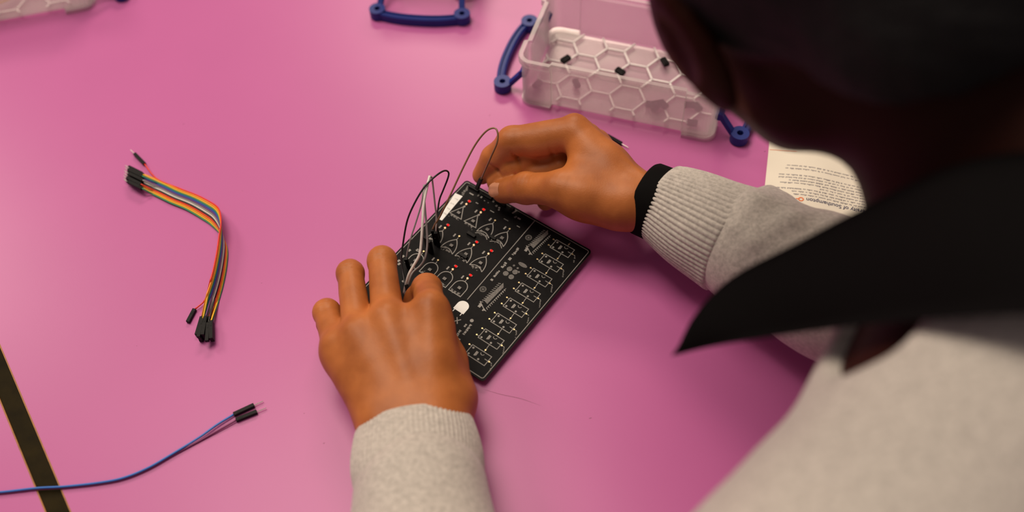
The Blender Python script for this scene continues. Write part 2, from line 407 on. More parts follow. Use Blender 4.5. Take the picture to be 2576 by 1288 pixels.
def loft(loops, cap0=True, cap1=True, closed=True):
    n = len(loops[0]); v = [q for l in loops for q in l]; f = []
    for i in range(len(loops) - 1):
        for k in range(n if closed else n - 1):
            a, b = i * n + k, i * n + (k + 1) % n; f.append((a, b, b + n, a + n))
    if cap0: f.append(tuple(range(n - 1, -1, -1)))
    if cap1: f.append(tuple(range((len(loops) - 1) * n, len(loops) * n)))
    return v, f
def ring(pts, z): return [(x / 1000, y / 1000, z / 1000) for x, y in pts]
def blue_handle(sx, parent, out0=24.0, yo=0.0):
    mb = MB(); s = sx; HLF = 36.0
    def bx(x, y, z): return (s * (BX + x) / 1000, (y + yo) / 1000, z / 1000)
    ys = np.linspace(-HLF + 2, HLF - 2, 19); loops = []
    for y in ys:
        x = out0 + 6.5 - 5.0 * (abs(y) / HLF) ** 2.4; z = 4.0
        loops.append([bx(x - 3, y, z - 4), bx(x + 3, y, z - 4), bx(x + 3.4, y, z + 3), bx(x + 2.2, y, z + 4), bx(x + 1.4, y, z + 4), bx(x + .8, y, z + 2.6), bx(x - .8, y, z + 2.6), bx(x - 1.4, y, z + 4), bx(x - 2.2, y, z + 4), bx(x - 3.4, y, z + 3)])
    v, f = loft(loops); mb.add(v, f)
    for q in (-1, 1):
        mb.annulus(bx(out0, q * HLF, 4.8), .0068, .0024, .0078, 24)
        yy = max(-34, min(34, q * (HLF - 3) + yo)) - yo
        mb.bar(bx(out0 - 5, q * (HLF - 1), 5.5), bx(1.0, yy, 21), .0050, .0036, bevel=.0006)
        mb.cyl(bx(.8, yy, 21), .0032, .008, 12, (0, 1, 0))
    h = mb.build('handle', MT['blue_plastic'], parent); h['label'] = 'blue plastic clip handle folded down on the table'
    return h
def storage_box(loc, rz, label, handles=((-1, 18, 4), (1, 18, 0))):
    t = empty('storage_box', loc, rz, label, 'storage box', 'clear storage boxes on the pink table')
    o1, lip, inn = box_outline(0), box_outline(2.2), box_outline(-1.5)
    v, f = loft([ring(box_outline(-2), 3.0), ring(o1, 4.0), ring(o1, BH - 6), ring(lip, BH - 5), ring(lip, BH - .8), ring(box_outline(1.6), BH), ring(inn, BH), ring(box_outline(-2.4), BH - 2), ring(inn, BH - 6), ring(inn, 5.4), ring(box_outline(-2.6), 4.4)])
    mesh_obj('tub', v, f, MT['clear'], t, smooth=False)
    for sx in (-1, 1):
        for sy in (-1, 1):
            c = [(sx * (BX - 26 - .5), sy * (BY + .3)), (sx * (BX - 26), sy * (BY - 16))]
            pts = [(BX - 24, BY + .6)] + [(BX + .6 - 9 + 9 * math.sin(a), BY + .6 - 9 + 9 * math.cos(a)) for a in np.linspace(0, math.pi / 2, 7)] + [(BX + .6, BY - 18), (BX - 5, BY - 18), (BX - 5, BY - 7), (BX - 24, BY - 7)]
            pts = [(sx * x, sy * y) for x, y in pts]
            if sx * sy < 0: pts = pts[::-1]
            v, f = loft([ring(pts, 0), ring(pts, 3.0)]); mesh_obj('foot', v, f, MT['clear'], t, smooth=False)
    # raised honeycomb ribs moulded on the floor
    mb = MB(); R = 14.0; done = set()
    for i in range(-4, 5):
        for j in range(-3, 4):
            cx = i * R * 1.5 + 4; cy = (j + (.5 if i % 2 else 0)) * R * math.sqrt(3) + 3
            for k in range(6):
                a = math.pi / 3 * k; a2 = a + math.pi / 3
                p, q = (cx + R * math.cos(a), cy + R * math.sin(a)), (cx + R * math.cos(a2), cy + R * math.sin(a2))
                key = tuple(sorted([(round(p[0]), round(p[1])), (round(q[0]), round(q[1]))]))
                if key in done: continue
                done.add(key)
                lx, ly = BX - 6, BY - 6; seg = clip_seg(p, q, lx, ly)
                if seg: mb.bar((seg[0][0] / 1000, seg[0][1] / 1000, .0058), (seg[1][0] / 1000, seg[1][1] / 1000, .0058), .0014, .0012)
    mb.build('honeycomb_ribs', MT['rib'], t)
    for q in handles: blue_handle(q[0], t, q[1], q[2])
    return t
def clip_seg(p, q, lx, ly):
    t0, t1 = 0.0, 1.0; d = (q[0] - p[0], q[1] - p[1])
    for a, b in ((-d[0], p[0] + lx), (d[0], lx - p[0]), (-d[1], p[1] + ly), (d[1], ly - p[1])):
        if abs(a) < 1e-9:
            if b < 0: return None
            continue
        r = b / a
        if a < 0: t0 = max(t0, r)
        else: t1 = min(t1, r)
    if t1 - t0 < .05: return None
    return ((p[0] + d[0] * t0, p[1] + d[1] * t0), (p[0] + d[0] * t1, p[1] + d[1] * t1))
MT['rib'] = mat('milky_rib', (.86, .80, .78), .35, var=.03)
E1 = np.array([.93414533, -.35689285, 0]); E2 = np.array([.35689285, .93414533, 0]); BO = P(1383, 269, 2)
B1 = BO + E1 * .0515 + E2 * .0425; B1[2] = TZ; B1RZ = math.atan2(E1[1], E1[0])
storage_box(B1, B1RZ, 'open clear plastic box with blue handles beside the right hand and black jumper caps inside')
# the second box stands beyond the top edge of the picture with one handle hanging towards the viewer
hb = (P(943, 22, 8) + P(1168, 35, 8)) / 2; hd = P(1168, 35, 8) - P(943, 22, 8); hd /= np.linalg.norm(hd); away = np.array([-hd[1], hd[0], 0]) * 1.0
c2 = hb + away * (BX + 26) / 1000; c2[2] = TZ
storage_box(c2, math.atan2(-away[1], -away[0]), 'clear plastic box beyond the picture top with its blue handle folded down at the centre', ((1, 26, 0),))
# the third box stands in the far left corner
d3 = P(160, 32, 2) - P(0, 62, 2); d3[2] = 0; d3 /= np.linalg.norm(d3); n3 = np.array([-d3[1], d3[0], 0])
c3 = P(240, 15, 2) - d3 * (BX + 1) / 1000 + n3 * (BY - 1) / 1000; c3[2] = TZ
B3RZ = math.atan2(d3[1], d3[0])
storage_box(c3, B3RZ, 'clear plastic box cut off by the top left corner with coloured wires inside', ((1, 24, 0),))

# loose black jumper caps lying in the open box
def jumper_shunt(px, py, rz, label, h=6.5, tilt=0.0, grp=None):
    p = P(px, py, h); t = empty('jumper_shunt', p, rz, label, 'jumper', grp)
    t.rotation_euler = (tilt, 0, rz)
    mb = MB(); mb.box((0, .0012, .0014), (.0078, .0022, .0030), None, .0003); mb.box((0, -.0012, .0014), (.0078, .0022, .0030), None, .0003); mb.box((.0030, 0, .0014), (.0018, .0022, .0030)); mb.box((-.0030, 0, .0014), (.0018, .0022, .0030))
    mb.build('cap_shell', MT['housing'], t)
    MB().box((0, 0, .0008), (.0046, .0012, .0014)).build('contact', MT['pin'], t)
G = 'jumper caps in the open box'
jumper_shunt(1423, 152, B1RZ + 1.0, 'black jumper cap lying near the left end of the open box floor', grp=G)
jumper_shunt(1560, 183, B1RZ - .45, 'black jumper cap at the middle of the open box, just above its front rim', grp=G)
jumper_shunt(1672, 159, B1RZ - .9, 'black jumper cap on the box floor, close to the dark cheek', grp=G)
jumper_shunt(1352, 215, B1RZ + 1.2, 'black jumper cap seen through the front left corner of the open box', grp=G)
jumper_shunt(1450, 213, B1RZ - 1.0, 'black jumper cap seen through the front wall, second from the left corner', grp=G)
LB = ['black jumper cap at the left of the heap seen through the front wall', 'black jumper cap in the middle of the heap seen through the front wall', 'black jumper cap lying on top of the heap behind the front wall', 'black jumper cap at the right end of the heap behind the front wall']
for (x, y, r, h, ti), l in zip(((1637, 266, .1, 6.5, 0), (1650, 272, 1.2, 6.5, 0), (1655, 262, .5, 10, .3), (1668, 266, -.7, 6.5, 0)), LB): jumper_shunt(x, y, B1RZ + r, l, h, ti, G)
LB = ['black jumper cap seen through the front right corner column, left one of the upper pair', 'black jumper cap seen through the front right corner column, right one of the upper pair', 'black jumper cap lowest behind the front right corner of the open box']
for (x, y, r), l in zip(((1735, 267, .3), (1754, 272, -.8), (1741, 312, .1)), LB): jumper_shunt(x, y, B1RZ + r, l, grp=G)

# ------------------------------------------------------------------ paper sheet
pO = P(1936, 348, .3); pY = P(1922, 482, .3) - pO; pY[2] = 0; pY /= np.linalg.norm(pY); pX = np.array([-pY[1], pY[0], 0])
if pX[0] < 0: pX = -pX
def paper_pt(a, b, up=0.0):
    """a across, b towards the viewer, mm; the sheet bows up in the middle"""
    z = 4.5 * math.exp(-((a - 30) / 26.0) ** 2) + .5
    return pO + pX * a / 1000 + pY * b / 1000 + np.array([0, 0, (z + up) / 1000])
def paper_ab(px, py):
    d = P(px, py, 2.5) - pO; return float(d @ pX) * 1000, float(d @ pY) * 1000
NA, NBB = 40, 14; v = []; f = []
for lay in (0, -.12):
    for i in range(NA + 1):
        for j in range(NBB + 1): v.append(paper_pt(i * 148 / NA, j * 105 / NBB, lay))
n0 = (NA + 1) * (NBB + 1)
for i in range(NA):
    for j in range(NBB):
        a = i * (NBB + 1) + j; q = (a, a + 1, a + NBB + 2, a + NBB + 1); f += [q[::-1], tuple(k + n0 for k in q)]
paper = mesh_obj('paper_sheet', v, f, MT['paper']); tag(paper, 'cream printed sheet lying upside down on the table beyond the grey right sleeve', 'paper')
def paper_quad(mb, a0, b0, a1, b1, up=.10):
    n = max(1, int((a1 - a0) / 4)); v = []
    for k in range(n + 1):
        a = a0 + (a1 - a0) * k / n; v += [paper_pt(a, b0, up), paper_pt(a, b1, up)]
    mb.add(v, [(2 * k, 2 * k + 1, 2 * k + 3, 2 * k + 2)[::-1] for k in range(n)])
mb = MB(); rr = random.Random(4)
b_0 = paper_ab(1957, 439)[1]; b_s = (paper_ab(2026, 511)[1] - 4.9 - b_0) / 7
for k, px in ((-3.5, 1975), (-2.4, 1972), (0, 1957), (1, 1957), (2, 1983), (3, 1962), (4, 2062), (5, 1955), (6, 1992), (7, 1997)):
    b = b_0 + b_s * k; a = paper_ab(px, 460)[0]; a1 = 118 if k >= 0 else 70
    while a < a1:
        w = rr.uniform(1.2, 5.5)
        # each word is a run of small letter strokes
        k = a
        while k < a + w - .3:
            lw = rr.uniform(.35, .6); hh = rr.choice((.55, .55, .9)); paper_quad(mb, k, b - .5, k + lw, b - .5 + hh * 1.3); k += lw + .16
        a += w + .9
mb.build('printed_text', MT['ink_grey'], paper)
mb = MB(); a, b = paper_ab(1937, 375); a1, b1 = paper_ab(2004, 369); paper_quad(mb, a, b, a1, b + .5); mb.build('printed_rule', MT['ink_orange'], paper)
def text_mesh(body, size):
    c = bpy.data.curves.new('t', 'FONT'); c.body = body; c.size = size; c.offset = .012 * size; c.resolution_u = 3; c.align_x = 'LEFT'
    o = bpy.data.objects.new('t', c); SC.collection.objects.link(o); dg = bpy.context.evaluated_depsgraph_get()
    me = bpy.data.meshes.new_from_object(o.evaluated_get(dg)); v = [tuple(q.co) for q in me.vertices]; f = [tuple(p.vertices) for p in me.polygons]
    bpy.data.objects.remove(o); bpy.data.meshes.remove(me); return v, f
v, f = text_mesh('University of Southampton', 4.6)
wid = max(q[0] for q in v); a, b = paper_ab(2026, 511); stretch = 1.0
mesh_obj('printed_heading', [paper_pt(a + (wid - q[0]) * stretch, b - 2.6 + q[1], .12) for q in v], f, MT['ink'], paper, False)
a, b = paper_ab(2013, 507); mb = MB(); v = []; n = 20
for k in range(n):
    t = 2 * math.pi * k / n; v += [paper_pt(a + 2.0 * math.cos(t), b + 1.9 * math.sin(t), .12), paper_pt(a + 1.1 * math.cos(t), b + 1.0 * math.sin(t), .12)]
mb.add(v, [(2 * k, 2 * k + 1, 2 * ((k + 1) % n) + 1, 2 * ((k + 1) % n)) for k in range(n)]); paper_quad(mb, a - 3.6, b - .5, a - 1.8, b + .4, .12)
mb.build('printed_emblem', MT['ink_orange'], paper)

# ------------------------------------------------------------------ jumper leads
def housing(parent, a, b, pin=0.0, w=2.5, sub=True):
    """black connector shell from a (wire side) to b, with an optional tinned pin beyond b"""
    a, b = Vector(a), Vector(b); d = (b - a).normalized()
    mb = MB(); mb.bar(a, b, w / 1000, w / 1000, bevel=.0003); mb.bar(a + d * .002 + Vector((0, 0, .0011)), a + d * .0045 + Vector((0, 0, .0011)), .0009, .0006)
    c = mb.build('connector', MT['housing'], parent)
    if pin: MB().cyl(b + d * pin / 2000, .00036, pin / 1000, 8, d, .00028).build('pin', MT['pin'], c)
    return c
def wire(parent, pts, r, colour, n=60, sides=8):
    v, f = tube(spline(pts, n), r / 1000, sides); return mesh_obj('wire', v, f, WM[colour], parent)

# rainbow ribbon
rb = wempty('ribbon_cable', P(455, 490), 'rainbow ribbon of jumper wires bent in a corner, black connectors at both ends', 'cable')
COL = ['red', 'orange', 'yellow', 'green', 'blue', 'purple', 'grey', 'white', 'black', 'brown', 'red', 'orange', 'yellow', 'green']
COL = ['red', 'orange', 'yellow', 'green', 'blue', 'purple', 'grey', 'white', 'black', 'red', 'orange', 'yellow', 'green']
NW = len(COL); PITCH_W = 1.12
# centre line: px, py, height, then the direction in which the red edge lies
CL = [(374, 462, 1.6, .42, .88, .05), (405, 475, 1.6, .42, .88, .06), (440, 492, 1.7, .42, .88, .06), (480, 508, 2.0, .42, .85, .12), (515, 527, 3.0, .45, .78, .30), (540, 545, 5.0, .50, .55, .62), (555, 573, 7.2, .30, .10, .95), (561, 610, 7.6, -.14, .08, .98), (557, 655, 7.4, -.24, .02, .95), (547, 705, 7.0, -.28, -.02, .95), (533, 752, 6.4, -.36, -.08, .92), (522, 784, 5.6, -.52, -.12, .82)]
cl = [np.concatenate([P(x, y, h), np.array(q) / np.linalg.norm(q)]) for x, y, h, *q in CL]; cs = spline(cl, 90)
ends_a, ends_b = [], []
for i, c in enumerate(COL):
    o = ((NW - 1) / 2 - i) * PITCH_W / 1000; L = cs[:, 3:] / np.linalg.norm(cs[:, 3:], axis=1)[:, None]
    pts = cs[:, :3] + L * o; pts[:, 2] = np.maximum(pts[:, 2], TZ + .0008)
    if i == 0:      # the red wire is peeled off at both ends
        A = [P(364, 413, 2.5), P(384, 440, 2.5), P(404, 455, 2)]; Bq = [P(517, 752, 3.5), P(500, 770, 2.2), P(490, 778, 1.6)]
        pts = np.vstack([A, pts[14:78], Bq])
    else:
        k = i - 1; row, colm = k % 4, k // 4
        A = P(357 - 1.5 * colm + 3 * (row % 2), 436 + 3.4 * k, 2.0 + 2.6 * (k % 3)); Bq = P(508 + 2.3 * k, 797 + 5 * ((k * 5) % 4), 1.7 + 2.6 * ((k * 2) % 3))
        pts = np.vstack([[A], pts[5:84], [Bq]]); ends_a.append(A); ends_b.append(Bq)
    wire(rb, pts, .56, c, 100, 6)
da = P(325, 373, 1.8) - P(364, 413, 1.8); da /= np.linalg.norm(da); housing(rb, P(364, 413, 1.8), P(364, 413, 1.8) + da * .0145, 6)
db = P(472, 812, 1.4) - P(490, 778, 1.5); db /= np.linalg.norm(db); housing(rb, P(490, 778, 1.5), P(490, 778, 1.5) + db * .0105)
for k, A in enumerate(ends_a):
    d = P(310 + (k % 3), 409 + 4.0 * k, 0) - P(357, 432 + 3.9 * k, 0); d[2] = 0; d /= np.linalg.norm(d); A = A.copy(); A[2] = TZ + (1.4 + 2.6 * (k % 3)) / 1000
    housing(rb, A, A + d * .0138, 3.6)
for k, Bq in enumerate(ends_b):
    d = P(488 + 4.3 * k, 868 + 5 * (k % 3), 0) - P(508 + 2.3 * k, 800, 0); d[2] = 0; d /= np.linalg.norm(d); Bq = Bq.copy(); Bq[2] = TZ + (1.4 + 2.6 * ((k * 2) % 3)) / 1000
    housing(rb, Bq, Bq + d * .0140)

# blue and purple pair crossing the joint strip
bp_ = wempty('jumper_lead', P(300, 1205), 'long blue and purple pair of jumper wires crossing the dark joint strip', 'cable')
base = [(-330, 1262), (-150, 1250), (0, 1238), (90, 1228), (160, 1224), (250, 1214), (310, 1202), (370, 1178), (430, 1144)]
wire(bp_, [P(x, y, 1.9) for x, y in base] + [P(500, 1101, 1.9), P(545, 1069, 1.8), P(589, 1042, 1.5)], .72, 'skyblue', 120)
wire(bp_, [P(x, y + 3.5, .75) for x, y in base[:-1]] + [P(430, 1148, .8), P(500, 1110, .9), P(550, 1082, 1.2), P(594, 1057, 1.5)], .62, 'dimpurple', 120)
for a, b in (((588, 1043), (640, 1019)), ((594, 1057), (648, 1035))):
    d = P(*b, 1.4) - P(*a, 1.4); d /= np.linalg.norm(d); housing(bp_, P(*a, 1.4), P(*a, 1.4) + d * .0135, 6)
for a, b in (((-330, 1261), (-400, 1266)), ((-330, 1268), (-400, 1274))): housing(bp_, P(*a, 1.4), P(*b, 1.4), 6)

# stray connector beyond the right hand
sc_ = wempty('jumper_connector', P(1545, 352), 'stray black jumper connector with a pin, just beyond the right hand', 'connector')
d = P(1564, 362, 1.4) - P(1530, 343, 1.4); d /= np.linalg.norm(d); housing(sc_, P(1564, 362, 1.4) - d * .0135, P(1564, 362, 1.4), 6)
wire(sc_, [P(1564, 362, 1.4) - d * .0135, P(1512, 338, 1.5), P(1500, 352, 1.5), P(1492, 372, 1.2)], .6, 'black', 24)

# coloured leads inside the far left box
co = empty('ribbon_cable', c3, B3RZ, 'orange and green wires coiled inside the far left clear box', 'cable')
for k, c in enumerate(('orange', 'green', 'yellow', 'red')):
    r = 30 - 1.3 * k
    wire(co, [((-13 + 1.15 * r * math.cos(a)) / 1000, (-4 + .8 * r * math.sin(a)) / 1000, (9 + 20 * (1 + math.sin(a * .5 + k)) / 2) / 1000) for a in np.linspace(0, 5.6, 14)], .7, c, 60)

# ------------------------------------------------------------------ logic gate circuit board
BZ = 5.5        # board top above the table, mm
BT, BR, BB = P(1173, 452, BZ), P(1490, 631, BZ), P(1233, 972, BZ)
bu = (BR - BT) / np.linalg.norm(BR - BT); bv = BB - BR; bv -= bu * (bu @ bv); bv /= np.linalg.norm(bv)
BW, BL = float((BR - BT) @ bu) * 1000, float((BB - BR) @ bv) * 1000
board = empty('circuit_board', BT, math.atan2(bu[1], bu[0]), 'black logic gate circuit board with white symbols and lit red lights, held by both hands', 'circuit board')
def L3(u, v, z=0.0): return (u / 1000, -v / 1000, z / 1000)
def uv(px, py):
    d = P(px, py, BZ) - BT; return float(d @ bu) * 1000, float(d @ bv) * 1000
def rrect(u0, v0, u1, v1, r, n=6):
    p = []
    for cx, cy, a0 in ((u1 - r, v1 - r, 0), (u0 + r, v1 - r, 1), (u0 + r, v0 + r, 2), (u1 - r, v0 + r, 3)):
        for k in range(n + 1):
            a = math.pi / 2 * (a0 + k / n); p.append((cx + r * math.cos(a), cy + r * math.sin(a)))
    return p
pts = rrect(0, 0, BW, BL, 2.6)
v, f = loft([[L3(x, y, -.1) for x, y in pts], [L3(x, y, -1.6) for x, y in pts]], False, True); mesh_obj('fibreglass_core', v, f, MT['pcb_edge'], board, False)
v, f = loft([[L3(x, y, 0) for x, y in pts], [L3(x, y, -.1) for x, y in pts]], True, False); mesh_obj('mask_surface', v, f, MT['pcb'], board, False)
for u, vv in ((6, 6), (BW - 6, 6), (6, BL - 6), (BW - 6, BL - 6)): MB().cyl(L3(u, vv, -(1.6 + BZ) / 2), .004, (BZ - 1.6) / 1000, 16).build('rubber_foot', MT['housing'], board)
STZ = [0]
def stroke(mb, pts, w=.5, z=.05, closed=False):
    """printed line: one mitred strip, each strip a hair above the last so that crossings do not coincide"""
    p = [np.array(pts[0], float)]
    for q in pts[1:]:
        if np.hypot(*(np.array(q) - p[-1])) > .02: p.append(np.array(q, float))
    if closed and np.hypot(*(p[0] - p[-1])) < .02: p.pop()
    n = len(p); STZ[0] = (STZ[0] + 1) % 11; z = z + STZ[0] * .004; v = []
    for i in range(n):
        a = p[i - 1] if (i > 0 or closed) else p[i] * 2 - p[i + 1]; b = p[(i + 1) % n] if (i < n - 1 or closed) else p[i] * 2 - p[i - 1]
        d0 = (p[i] - a) / np.hypot(*(p[i] - a)); d1 = (b - p[i]) / np.hypot(*(b - p[i])); n0 = np.array([-d0[1], d0[0]]); n1 = np.array([-d1[1], d1[0]])
        m = n0 + n1; m = m / max(np.hypot(*m), 1e-6); m = m * (w / 2) / max(.45, float(m @ n0))
        v += [L3(*(p[i] + m), z), L3(*(p[i] - m), z)]
    mb.add(v, [(2 * i, 2 * i + 1, 2 * ((i + 1) % n) + 1, 2 * ((i + 1) % n)) for i in range(n if closed else n - 1)])
def disc(mb, u, vv, r, z=.06, n=12, r2=None):
    mb.add([L3(u + r * math.cos(2 * math.pi * k / n), vv + (r2 or r) * math.sin(2 * math.pi * k / n), z) for k in range(n)], [tuple(range(n))[::-1]])
def patch(mb, u, vv, w, h, rot=0.0, z=.06):
    c, s = math.cos(rot), math.sin(rot)
    mb.add([L3(u + x * c - y * s, vv + x * s + y * c, z) for x, y in ((-w / 2, -h / 2), (-w / 2, h / 2), (w / 2, h / 2), (w / 2, -h / 2))], [(0, 1, 2, 3)])
rr = random.Random(11)
def microtext(mb, u0, v0, u1, v1, h, seed=0):
    """print too small to read: a row of little letter strokes"""
    q = random.Random(seed); d = math.hypot(u1 - u0, v1 - v0); ex, ey = (u1 - u0) / d, (v1 - v0) / d; k = 0.0; a = math.atan2(ey, ex)
    while k < d:
        w = q.uniform(.5, .9) * h * .8
        if q.random() < .14: k += h * .5
        else:
            o = q.choice((-.12, 0, .12)) * h; patch(mb, u0 + ex * k - ey * o, v0 + ey * k + ex * o, w, h * q.choice((.6, .8, 1)), a)
        k += w + h * .13
mb = MB(); stroke(mb, rrect(1.5, 1.5, BW - 1.5, BL - 1.5, 1.6), .5, closed=True); mb.build('border_line', MT['silk'], board)
mb = MB(); stroke(mb, [(62.6, 1.6), (64.0, 80.4)], .55); mb.build('divider_line', MT['silk'], board)
def lamp_pair(u, vv, lit):
    MB().cyl(L3(u, vv, .35), .00070, .0007, 12).build('solder_node', MT['led_warm'] if lit else MT['gold'], board)
    if lit:
        l = MB().box(L3(u + .25, vv - 3.2, .45), (.0017, .0014, .0009), None, .0002).build('led', MT['led_red'], board)
        MB().box(L3(u + .25, vv - 3.2, .3), (.0030, .0012, .0006)).build('led_terminals', MT['chip'], l)
def gate(kind, u, vv, lit):
    mb = MB(); s = [(u, vv + 1), (u, vv + 3.2)]; stroke(mb, s, .45); t = vv + 3.0
    if kind == 'not':
        stroke(mb, [(u - .4, t), (u + 5.2, t + 9.6), (u - 5.2, t + 9.6)], .55, closed=True); disc(mb, u, t - .6, .8)
    elif kind == 'and':
        arc = [(u + 5 * math.cos(a), t + 5.4 - 5.4 * math.sin(a)) for a in np.linspace(0, math.pi, 18)]
        stroke(mb, [(u + 5, t + 11.2)] + arc + [(u - 5, t + 11.2)], .6, closed=True)
    else:
        R_ = [(u + 5.2 * (1 - (1 - q) ** 2.3), t + 11.5 * q ** 1.05) for q in np.linspace(0, 1, 14)]
        Lf = [(2 * u - x, y) for x, y in R_]
        bs = [(u + 5.2 * q, t + 11.5 - 2.4 * (1 - q * q)) for q in np.linspace(1, -1, 12)]
        stroke(mb, R_, .6); stroke(mb, Lf, .6); stroke(mb, bs, .55)
        if kind == 'xor': stroke(mb, [(x, y + 1.7) for x, y in bs], .5)
    patch(mb, u - 3.6, vv + .9, 1.1, 2.7)
    g = mb.build('gate_symbol', MT['silk'], board)
    mb = MB(); mb.box(L3(u + .3, t + 6.2, .4), (.0026, .0022, .0008), None, .0002); mb.build('gate_chip', MT['chip'], board)
    mb = MB()
    for k in range(3): patch(mb, u - 2.6 + 2.4 * k + rr.uniform(-.4, .4), t + 10 + rr.uniform(-.7, 1.4), 1.7, 1.5, rr.uniform(-.4, .4), .07)
    for k in range(6): patch(mb, u + rr.uniform(-4, 4), t + 9.5 + rr.uniform(-.5, 3), .6, .5, 0, .075)
    mb.build('gate_print', MT['silkdim'], board)
    lamp_pair(u, vv, lit)
for i, u in enumerate((14.1, 27.1, 39.8, 52.6)): gate(('not', 'not', 'xor', 'xor')[i], u, 17.8, i < 2)
for i, u in enumerate((14.8, 27.6, 40.4, 53.2)): gate('or', u, 43.0, i != 1)
for i, u in enumerate((15.4, 28.2, 41.1, 53.9)): gate('and', u, 67.2, i > 1)
for i in range(8):      # chain of eight adder blocks along the right edge
    v0 = 6.4 + 14.14 * i; mb = MB(); u0, u1, v1 = 84.6 + .5 * i, 99.6 + .55 * i, v0 + 7.8
    stroke(mb, [(u0, v0), (u1, v0), (u1, v1), (u0, v1)], .5, closed=True)
    stroke(mb, [(u0 - 2.6, v0 + 1), (u0, v0 + 1)], .45); stroke(mb, [(u0 - 2.6, v1 - 1), (u0, v1 - 1)], .45); stroke(mb, [(u1, v0 + 3.8), (u1 + 3, v0 + 3.8)], .45); stroke(mb, [(u1 - 2.8, v0 + 3.8), (u1, v0 + 3.8)], .45)
    stroke(mb, [(u0 + 9.2, v0 - 3.2), (u0 + 9.2, v0)], .45)
    if i < 7: stroke(mb, [(u0 + 9.3, v1), (u0 + 9.5, v1 + 3.2)], .45)
    arc = [(u0 + 9.2 + 1.3 * math.cos(a), v0 + 1.4 + 1.2 * math.sin(a)) for a in np.linspace(0, math.pi, 8)]; stroke(mb, arc, .4)
    for x, y in ((u0 + 1.7, v0 + 1.5), (u0 + 1.7, v1 - 1.3), (u0 + 9.3, v1 - 1.5)): disc(mb, x, y, .75)
    patch(mb, u0 + 5.4, v0 + 3.9, 1.0, 3.6); patch(mb, u0 + 6.3, v0 + 3.7, .6, 3.0)
    mb.build('adder_symbol', MT['silk'], board)
    for x, y in ((u0 - 1.9, v0 + 1), (u0 - 1.9, v1 - 1), (u1 + .9, v0 + 3.8), (u0 + 9.2, v0 - 1.6)): MB().cyl(L3(x, y, .15), .00058, .0003, 10).build('solder_pad', MT['gold'], board)
    mb = MB(); microtext(mb, u1 + 3.2, v0 + 4.4, u1 + 5.6, v0 + 9, 1.0, i); mb.build('edge_print', MT['silkdim'], board)
for (a, b, c, d) in ((75.3, 4.5, 74.0, 23.4), (76.3, 57.5, 75.4, 77.5)):     # two drawings of a many-legged chip
    mb = MB(); mt = MB()
    w = 2.6
    mt.add([L3(a - .6, b - 1.5, .06), L3(c - 1.9, d - 3, .06), L3(c + 1.6, d - 2, .06), L3(a + 1.7, b + 1.2, .06)], [(0, 1, 2, 3)])
    for k in range(13):
        t = k / 12; x, y = a + (c - a) * t, b + (d - b) * t
        stroke(mb, [(x - 1.6, y), (x - 3.2, y + .8)], .45); stroke(mb, [(x + 2.8, y + 2.4), (x + 4.4, y + 3.0)], .45)
    stroke(mb, [(a + 3.6, b + 1), (c + 3.0, d + 1)], .35); stroke(mb, [(c - 3.6, d - 1), (c + 3.5, d + 3.2)], .6)
    patch(mb, c - 1.6, d + 1.8, 2.0, 2.8); patch(mb, c + 2.2, d + 3.0, 1.0, 2.2)
    mb.build('chip_drawing', MT['silk'], board); mt.build('chip_drawing_body', MT['silkdim'], board)
mb = MB()
for u, vv in ((67.6, 16.0), (67.6, 67.9)):
    stroke(mb, [(u + 2.1 * math.cos(a), vv + 2.1 * math.sin(a)) for a in np.linspace(0, 2 * math.pi, 20)], .45)
    stroke(mb, [(u + 1.4 * math.cos(a), vv + 1.4 * math.sin(a)) for a in np.linspace(0, 2 * math.pi, 16)], .25); disc(mb, u, vv, .7)
mb.build('ring_mark', MT['silkdim'], board)
mb = MB(); microtext(mb, 67.2, 27.5, 67.9, 57.5, 1.9, 21); patch(mb, 67.9, 58.5, 1.8, 1.5); mb.build('divider_print', MT['silk'], board)
mb = MB()
for q in ((72.4, 44.6), (77.0, 44.4), (72.5, 49.0), (77.2, 49.1)): disc(mb, *q, 1.95)
for q in ((73.2, 40.6), (76.6, 40.9), (79.0, 43.0)): disc(mb, *q, .8)
mb.build('berry_mark', MT['silkdim'], board)
mb = MB(); disc(mb, 77.8, 36.8, 3.6, r2=1.5); mb.build('leaf_mark', MT['silkdim'], board)
mb = MB(); u, vv = 64.7, 86.6
arc = [(u + 4.3 * math.cos(a), vv - .4 - 4.0 * math.sin(a)) for a in np.linspace(0, math.pi, 20)] + [(u - 4.3, vv + 4.4), (u + 4.3, vv + 4.4)]
mb.add([L3(x, y, .06) for x, y in arc], [tuple(range(len(arc)))]); stroke(mb, [(u - 3, vv + 4), (u - 3, vv + 6.4)], .6); stroke(mb, [(u + 3, vv + 4), (u + 3, vv + 6.4)], .6)
mb.build('solid_gate_emblem', MT['sticker'], board)
mb = MB(); stroke(mb, [(66.9, 95), (70.3, 99)], .7); stroke(mb, [(66.9, 99), (70.3, 95)], .7); stroke(mb, [(67.6, 98), (67.6, 100.6)], .5)
microtext(mb, 75.0, 94, 75.6, 112, 2.1, 31); microtext(mb, 78.0, 94.5, 78.6, 112, 1.7, 32); disc(mb, 76.5, 91.5, 1.3); mb.build('corner_print', MT['silk'], board)
mb = MB(); microtext(mb, 5.2, 3.0, 6.2, 12.6, 2.2, 41); mb.build('corner_print', MT['silkdim'], board)
